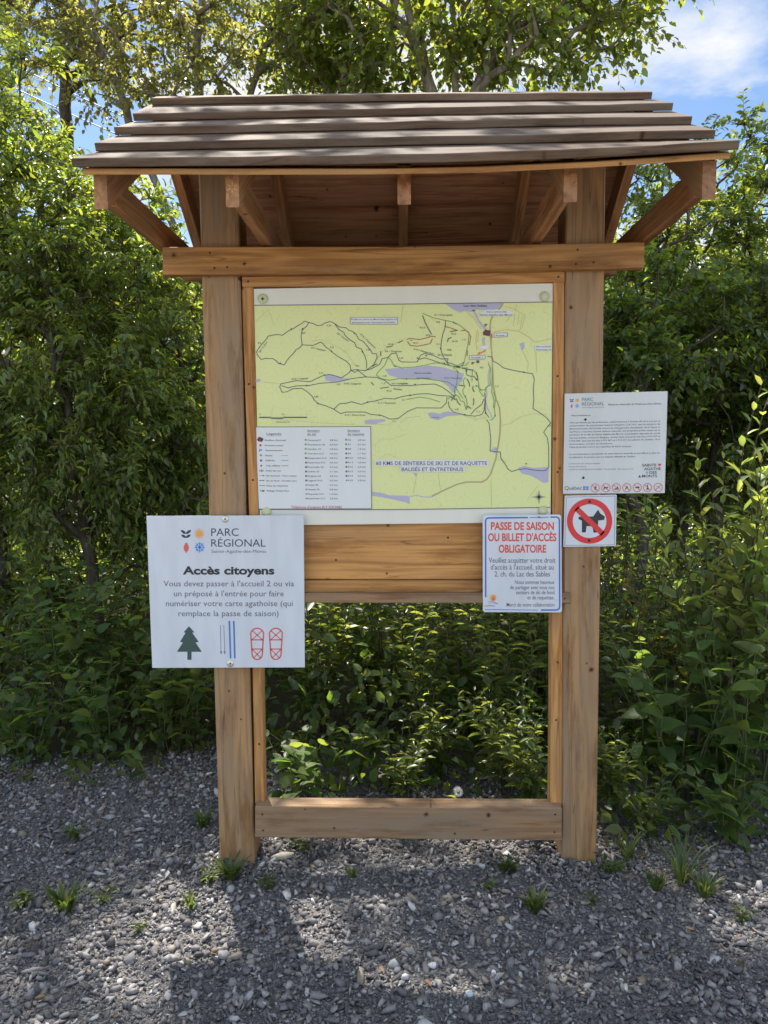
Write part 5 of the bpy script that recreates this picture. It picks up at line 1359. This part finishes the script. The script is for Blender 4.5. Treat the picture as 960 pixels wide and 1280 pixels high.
shrub('shaded broad leaved seedling just right of the left post', 39, 372, .55, .36, 7, (.105, .72), T_BROAD, LF_BROAD, 'broad_leaved_plant', cat='plant', spread=.6, gap=.07, smat=M_STEM)
shrub('shaded broad leaved plant left of centre in the open frame', 40, 440, .72, .40, 9, (.10, .7), T_BROAD, LF_BROAD, 'broad_leaved_plant', cat='plant', spread=.6, gap=.07, smat=M_STEM)
shrub('oxeye daisy with a single white flower low in the open frame', 41, 568, .42, .10, 2, (.05, .3), T_LANCE, LF_HERB, 'daisy', cat='flowering plant', spread=.25, gap=.04, smat=M_STEM, flower='daisy')
# left of the kiosk
shrub('wide raspberry like bush with large pale leaves at the left edge', 51, 55, 1.35, 1.25, 18, (.11, .62), T_BROAD, LF_BROAD, 'broad_leaved_bush', spread=.55, gap=.055, start=.35, r=.005)
shrub('broad leaved bush between the left edge and the citizens notice', 52, 150, 1.5, 1.2, 17, (.10, .62), T_BROAD, LF_BROAD, 'broad_leaved_bush', spread=.55, gap=.055, start=.35, r=.005)
shrub('nettle like plant in the shade below the citizens notice', 53, 205, 1.1, .78, 14, (.10, .6), T_OVATE, LF_HERB, 'nettle_plant', cat='plant', spread=.5, gap=.045, smat=M_STEM)
shrub('dark leafy plant at the gravel edge left of the post', 54, 110, 1.0, .72, 16, (.095, .64), T_BROAD, LF_BROAD, 'broad_leaved_plant', cat='plant', spread=.6, gap=.06, smat=M_STEM)
shrub('low shaded plant at the far left gravel edge', 55, 15, .95, .6, 15, (.095, .64), T_BROAD, LF_BROAD, 'broad_leaved_plant', cat='plant', spread=.6, gap=.06, smat=M_STEM)
shrub('dense undershrub behind the low plants left of the post', 56, 215, 2.1, 1.35, 18, (.08, .5), T_OVATE, LF_DARK, spread=.45, gap=.034, r=.005)
shrub('dark undershrub in the gap under the young trees', 57, 60, 2.3, 1.15, 18, (.085, .5), T_OVATE, LF_DARK, spread=.5, gap=.036, r=.005)

shrub('leafy herb filling the shade right behind the bottom rail at frame centre', 42, 500, .55, .34, 14, (.065, .45), T_OVATE, LF_HERB, 'herb_clump', cat='plant', spread=.7, gap=.03, smat=M_STEM)
shrub('lance leaved herb beside the right stile just above the rail', 43, 672, .42, .50, 14, (.075, .36), T_LANCE, LF_HERB, 'herb_clump', cat='plant', spread=.5, gap=.03, smat=M_STEM)
shrub('trailing broad leaved plant behind the left end of the bottom rail', 44, 350, .42, .30, 8, (.09, .72), T_BROAD, LF_BROAD, 'broad_leaved_plant', cat='plant', spread=.8, gap=.06, smat=M_STEM)


shrub('low broad leaved plant spilling onto the gravel at the right picture edge', 45, 925, .20, .42, 12, (.085, .66), T_BROAD, LF_BROAD, 'broad_leaved_plant', cat='plant', spread=.8, gap=.05, smat=M_STEM)
shrub('small leafy herb at the gravel edge between right post and tall grass tuft', 46, 822, .22, .30, 14, (.06, .42), T_OVATE, LF_HERB, 'herb_clump', cat='plant', spread=.8, gap=.03, smat=M_STEM)


def litter():
    g = np.random.default_rng(91)
    n = 420
    x = g.uniform(-2, 2, n); y = np.where(g.random(n) < .7, edge_y(x) + g.normal(-.05, .18, n), g.uniform(-1.1, .8, n))
    p = np.stack([x, y, height(x, y) + .012 + g.uniform(0, .006, n)], -1); L = g.uniform(.012, .034, n)
    a = g.uniform(0, 6.28, n); d = np.stack([np.cos(a), np.sin(a), g.normal(0, .12, n)], -1)
    V, F = leaf_arrays(p, d, np.array([0, 0, 1.0]) + g.normal(0, .3, (n, 3)), L, L * g.uniform(.3, .6, n), T_OVATE)
    mt = leaf_mat('dead leaves', (.17, .11, .055), (.15, .09, .03), .15, .7, vv=.5)
    tag(np_mesh('leaf_litter', V, F, mt), 'scattered small dead brown leaves lying on the gravel', 'leaf litter', kind='stuff')


litter()

# ------------------------------------------------------------------ weeds on the gravel
WG = 'small weeds in the gravel'
def weed(px, py, label, seed, h, n, w, kind='tuft'):
    b = G(px, py)
    if kind == 'tuft' and seed % 3 != 1:
        return herb('weed', label, WG, 300 + seed, (b[0], b[1]), h * 1.25, max(7, n // 3), (max(.026, h * .6), .34), T_OVATE, LF_GRASS, M_STEM, spread=1.1, gap=.011, cat='weed', r=.0012, start=.05)
    return tuft('weed' if kind == 'tuft' else 'grass_tuft', label, WG, seed, (b[0], b[1]), h * 1.15, int(n * 1.5), w * 1.1, LF_GRASS, cat='weed' if kind == 'tuft' else 'grass tuft')


weed(288, 1100, 'leafy weed tuft growing against the foot of the left post', 1, .085, 46, .012)
weed(262, 1102, 'small weed just left of the left post foot', 2, .055, 22, .011)
weed(26, 1133, 'small bright weed rosette at the far left of the gravel', 3, .06, 30, .011)
weed(82, 1138, 'spiky green weed, largest on the left gravel', 4, .10, 34, .010)
weed(130, 1128, 'sparse weed with thin leaves beside the largest left weed', 5, .055, 16, .009)
weed(172, 1165, 'lone seedling with two pale leaves on the lit gravel patch', 6, .04, 6, .013)
weed(238, 1133, 'little upright weed left of the post shadow', 7, .06, 12, .010)
weed(335, 1107, 'low weed in the gravel right of the left post', 8, .05, 20, .009)
weed(375, 1060, 'lit weed under the left end of the bottom rail', 9, .06, 14, .012)
weed(440, 1092, 'tiny pale weed in the lit strip under the rail', 10, .04, 10, .009)
weed(634, 1095, 'round green weed under the right end of the rail', 11, .06, 40, .008)
weed(612, 1116, 'flat weed stretching left of the round green weed', 12, .035, 16, .009)
weed(668, 1140, 'leafy weed on the gravel before the right post', 13, .065, 36, .011)
weed(760, 1095, 'broad little weed beside the right post foot', 14, .07, 14, .016)
weed(738, 1130, 'tiny weed below the right post', 15, .03, 14, .008)
weed(820, 1112, 'soft grass patch right of the right post', 16, .07, 60, .004, 'grass')
weed(852, 1104, 'tall thin grass tuft with long arching blades at right', 17, .17, 34, .005, 'grass')
weed(880, 1122, 'grass tuft at the gravel edge near the right picture side', 18, .09, 40, .005, 'grass')
weed(785, 1075, 'wiry grass tuft behind the right post foot', 19, .12, 36, .004, 'grass')
weed(926, 1150, 'small leafy weed near the right picture edge', 20, .05, 20, .010)
weed(95, 1045, 'weed cluster at the shaded gravel edge on the left', 21, .06, 20, .012)
weed(255, 1030, 'low weeds beside the left post below the citizens notice', 22, .06, 34, .010)

# ------------------------------------------------------------------ single stones that stand out
def stone(px, py, sx, sy, sz, label, col, seed, rz=0.0, name='stone'):
    g = np.random.default_rng(seed); b = G(px, py); b[2] = float(height(b[0], b[1]))
    bm = bmesh.new(); bmesh.ops.create_icosphere(bm, subdivisions=2, radius=1.0)
    V = np.array([v.co[:] for v in bm.verts]); F = np.array([[v.index for v in f.verts] for f in bm.faces]); bm.free()
    for _ in range(7):
        n = unit(g.normal(size=3)); h = g.uniform(.45, .8); s_ = V @ n; V -= np.maximum(s_ - h, 0)[:, None] * n
    V *= np.array([sx, sy, sz]); c, s_ = math.cos(rz), math.sin(rz)
    V = V @ np.array([[c, s_, 0], [-s_, c, 0], [0, 0, 1]])
    V[:, 2] += sz * 0.45
    o = np_mesh(name, V, F, stone_mat('stone ' + str(seed), [(0, col), (1, col)])); o.location = tuple(b)
    tag(o, label, 'stone')


stone(352, 1071, .055, .022, .018, 'long pale flat stone just right of the left post foot', (.42, .38, .31), 1, .5)
stone(627, 1152, .016, .014, .011, 'tan rounded stone on the gravel before the right post', (.42, .30, .18), 2)
stone(541, 1207, .018, .014, .011, 'white angular stone in the middle of the near gravel', (.62, .64, .66), 3, .3)
stone(203, 1088, .014, .006, .006, 'pale blue white chip left of the left post', (.60, .66, .68), 4)
stone(617, 1215, .010, .013, .010, 'white upright stone right of the near gravel centre', (.62, .63, .65), 5)
stone(92, 1154, .020, .015, .012, 'smooth tan stone beside the left weeds', (.30, .26, .20), 6)
stone(586, 1241, .013, .012, .010, 'bluish white stone near the bottom picture edge', (.50, .60, .64), 7)

# two slack wires crossing the sky gap at the upper left
def cable(label, a, b, sag):
    a, b = np.array(a), np.array(b); t = np.linspace(0, 1, 25)
    C = a + (b - a) * t[:, None]; C[:, 2] -= sag * 4 * t * (1 - t)
    V, F = tubes((C[:-1], C[1:], np.full(24, .008), np.full(24, .008)), 5)
    tag(np_mesh('overhead_cable', V, F, plain('black cable', (.03, .03, .03), .5)), label, 'cable', 'overhead cables')


cable('upper of two thin wires crossing the sky gap left of the roof', P(-200, -40, 9.0), P(420, 250, 9.0), .25)
cable('lower of two thin wires crossing the sky gap left of the roof', P(-200, -5, 9.0), P(420, 268, 9.0), .25)
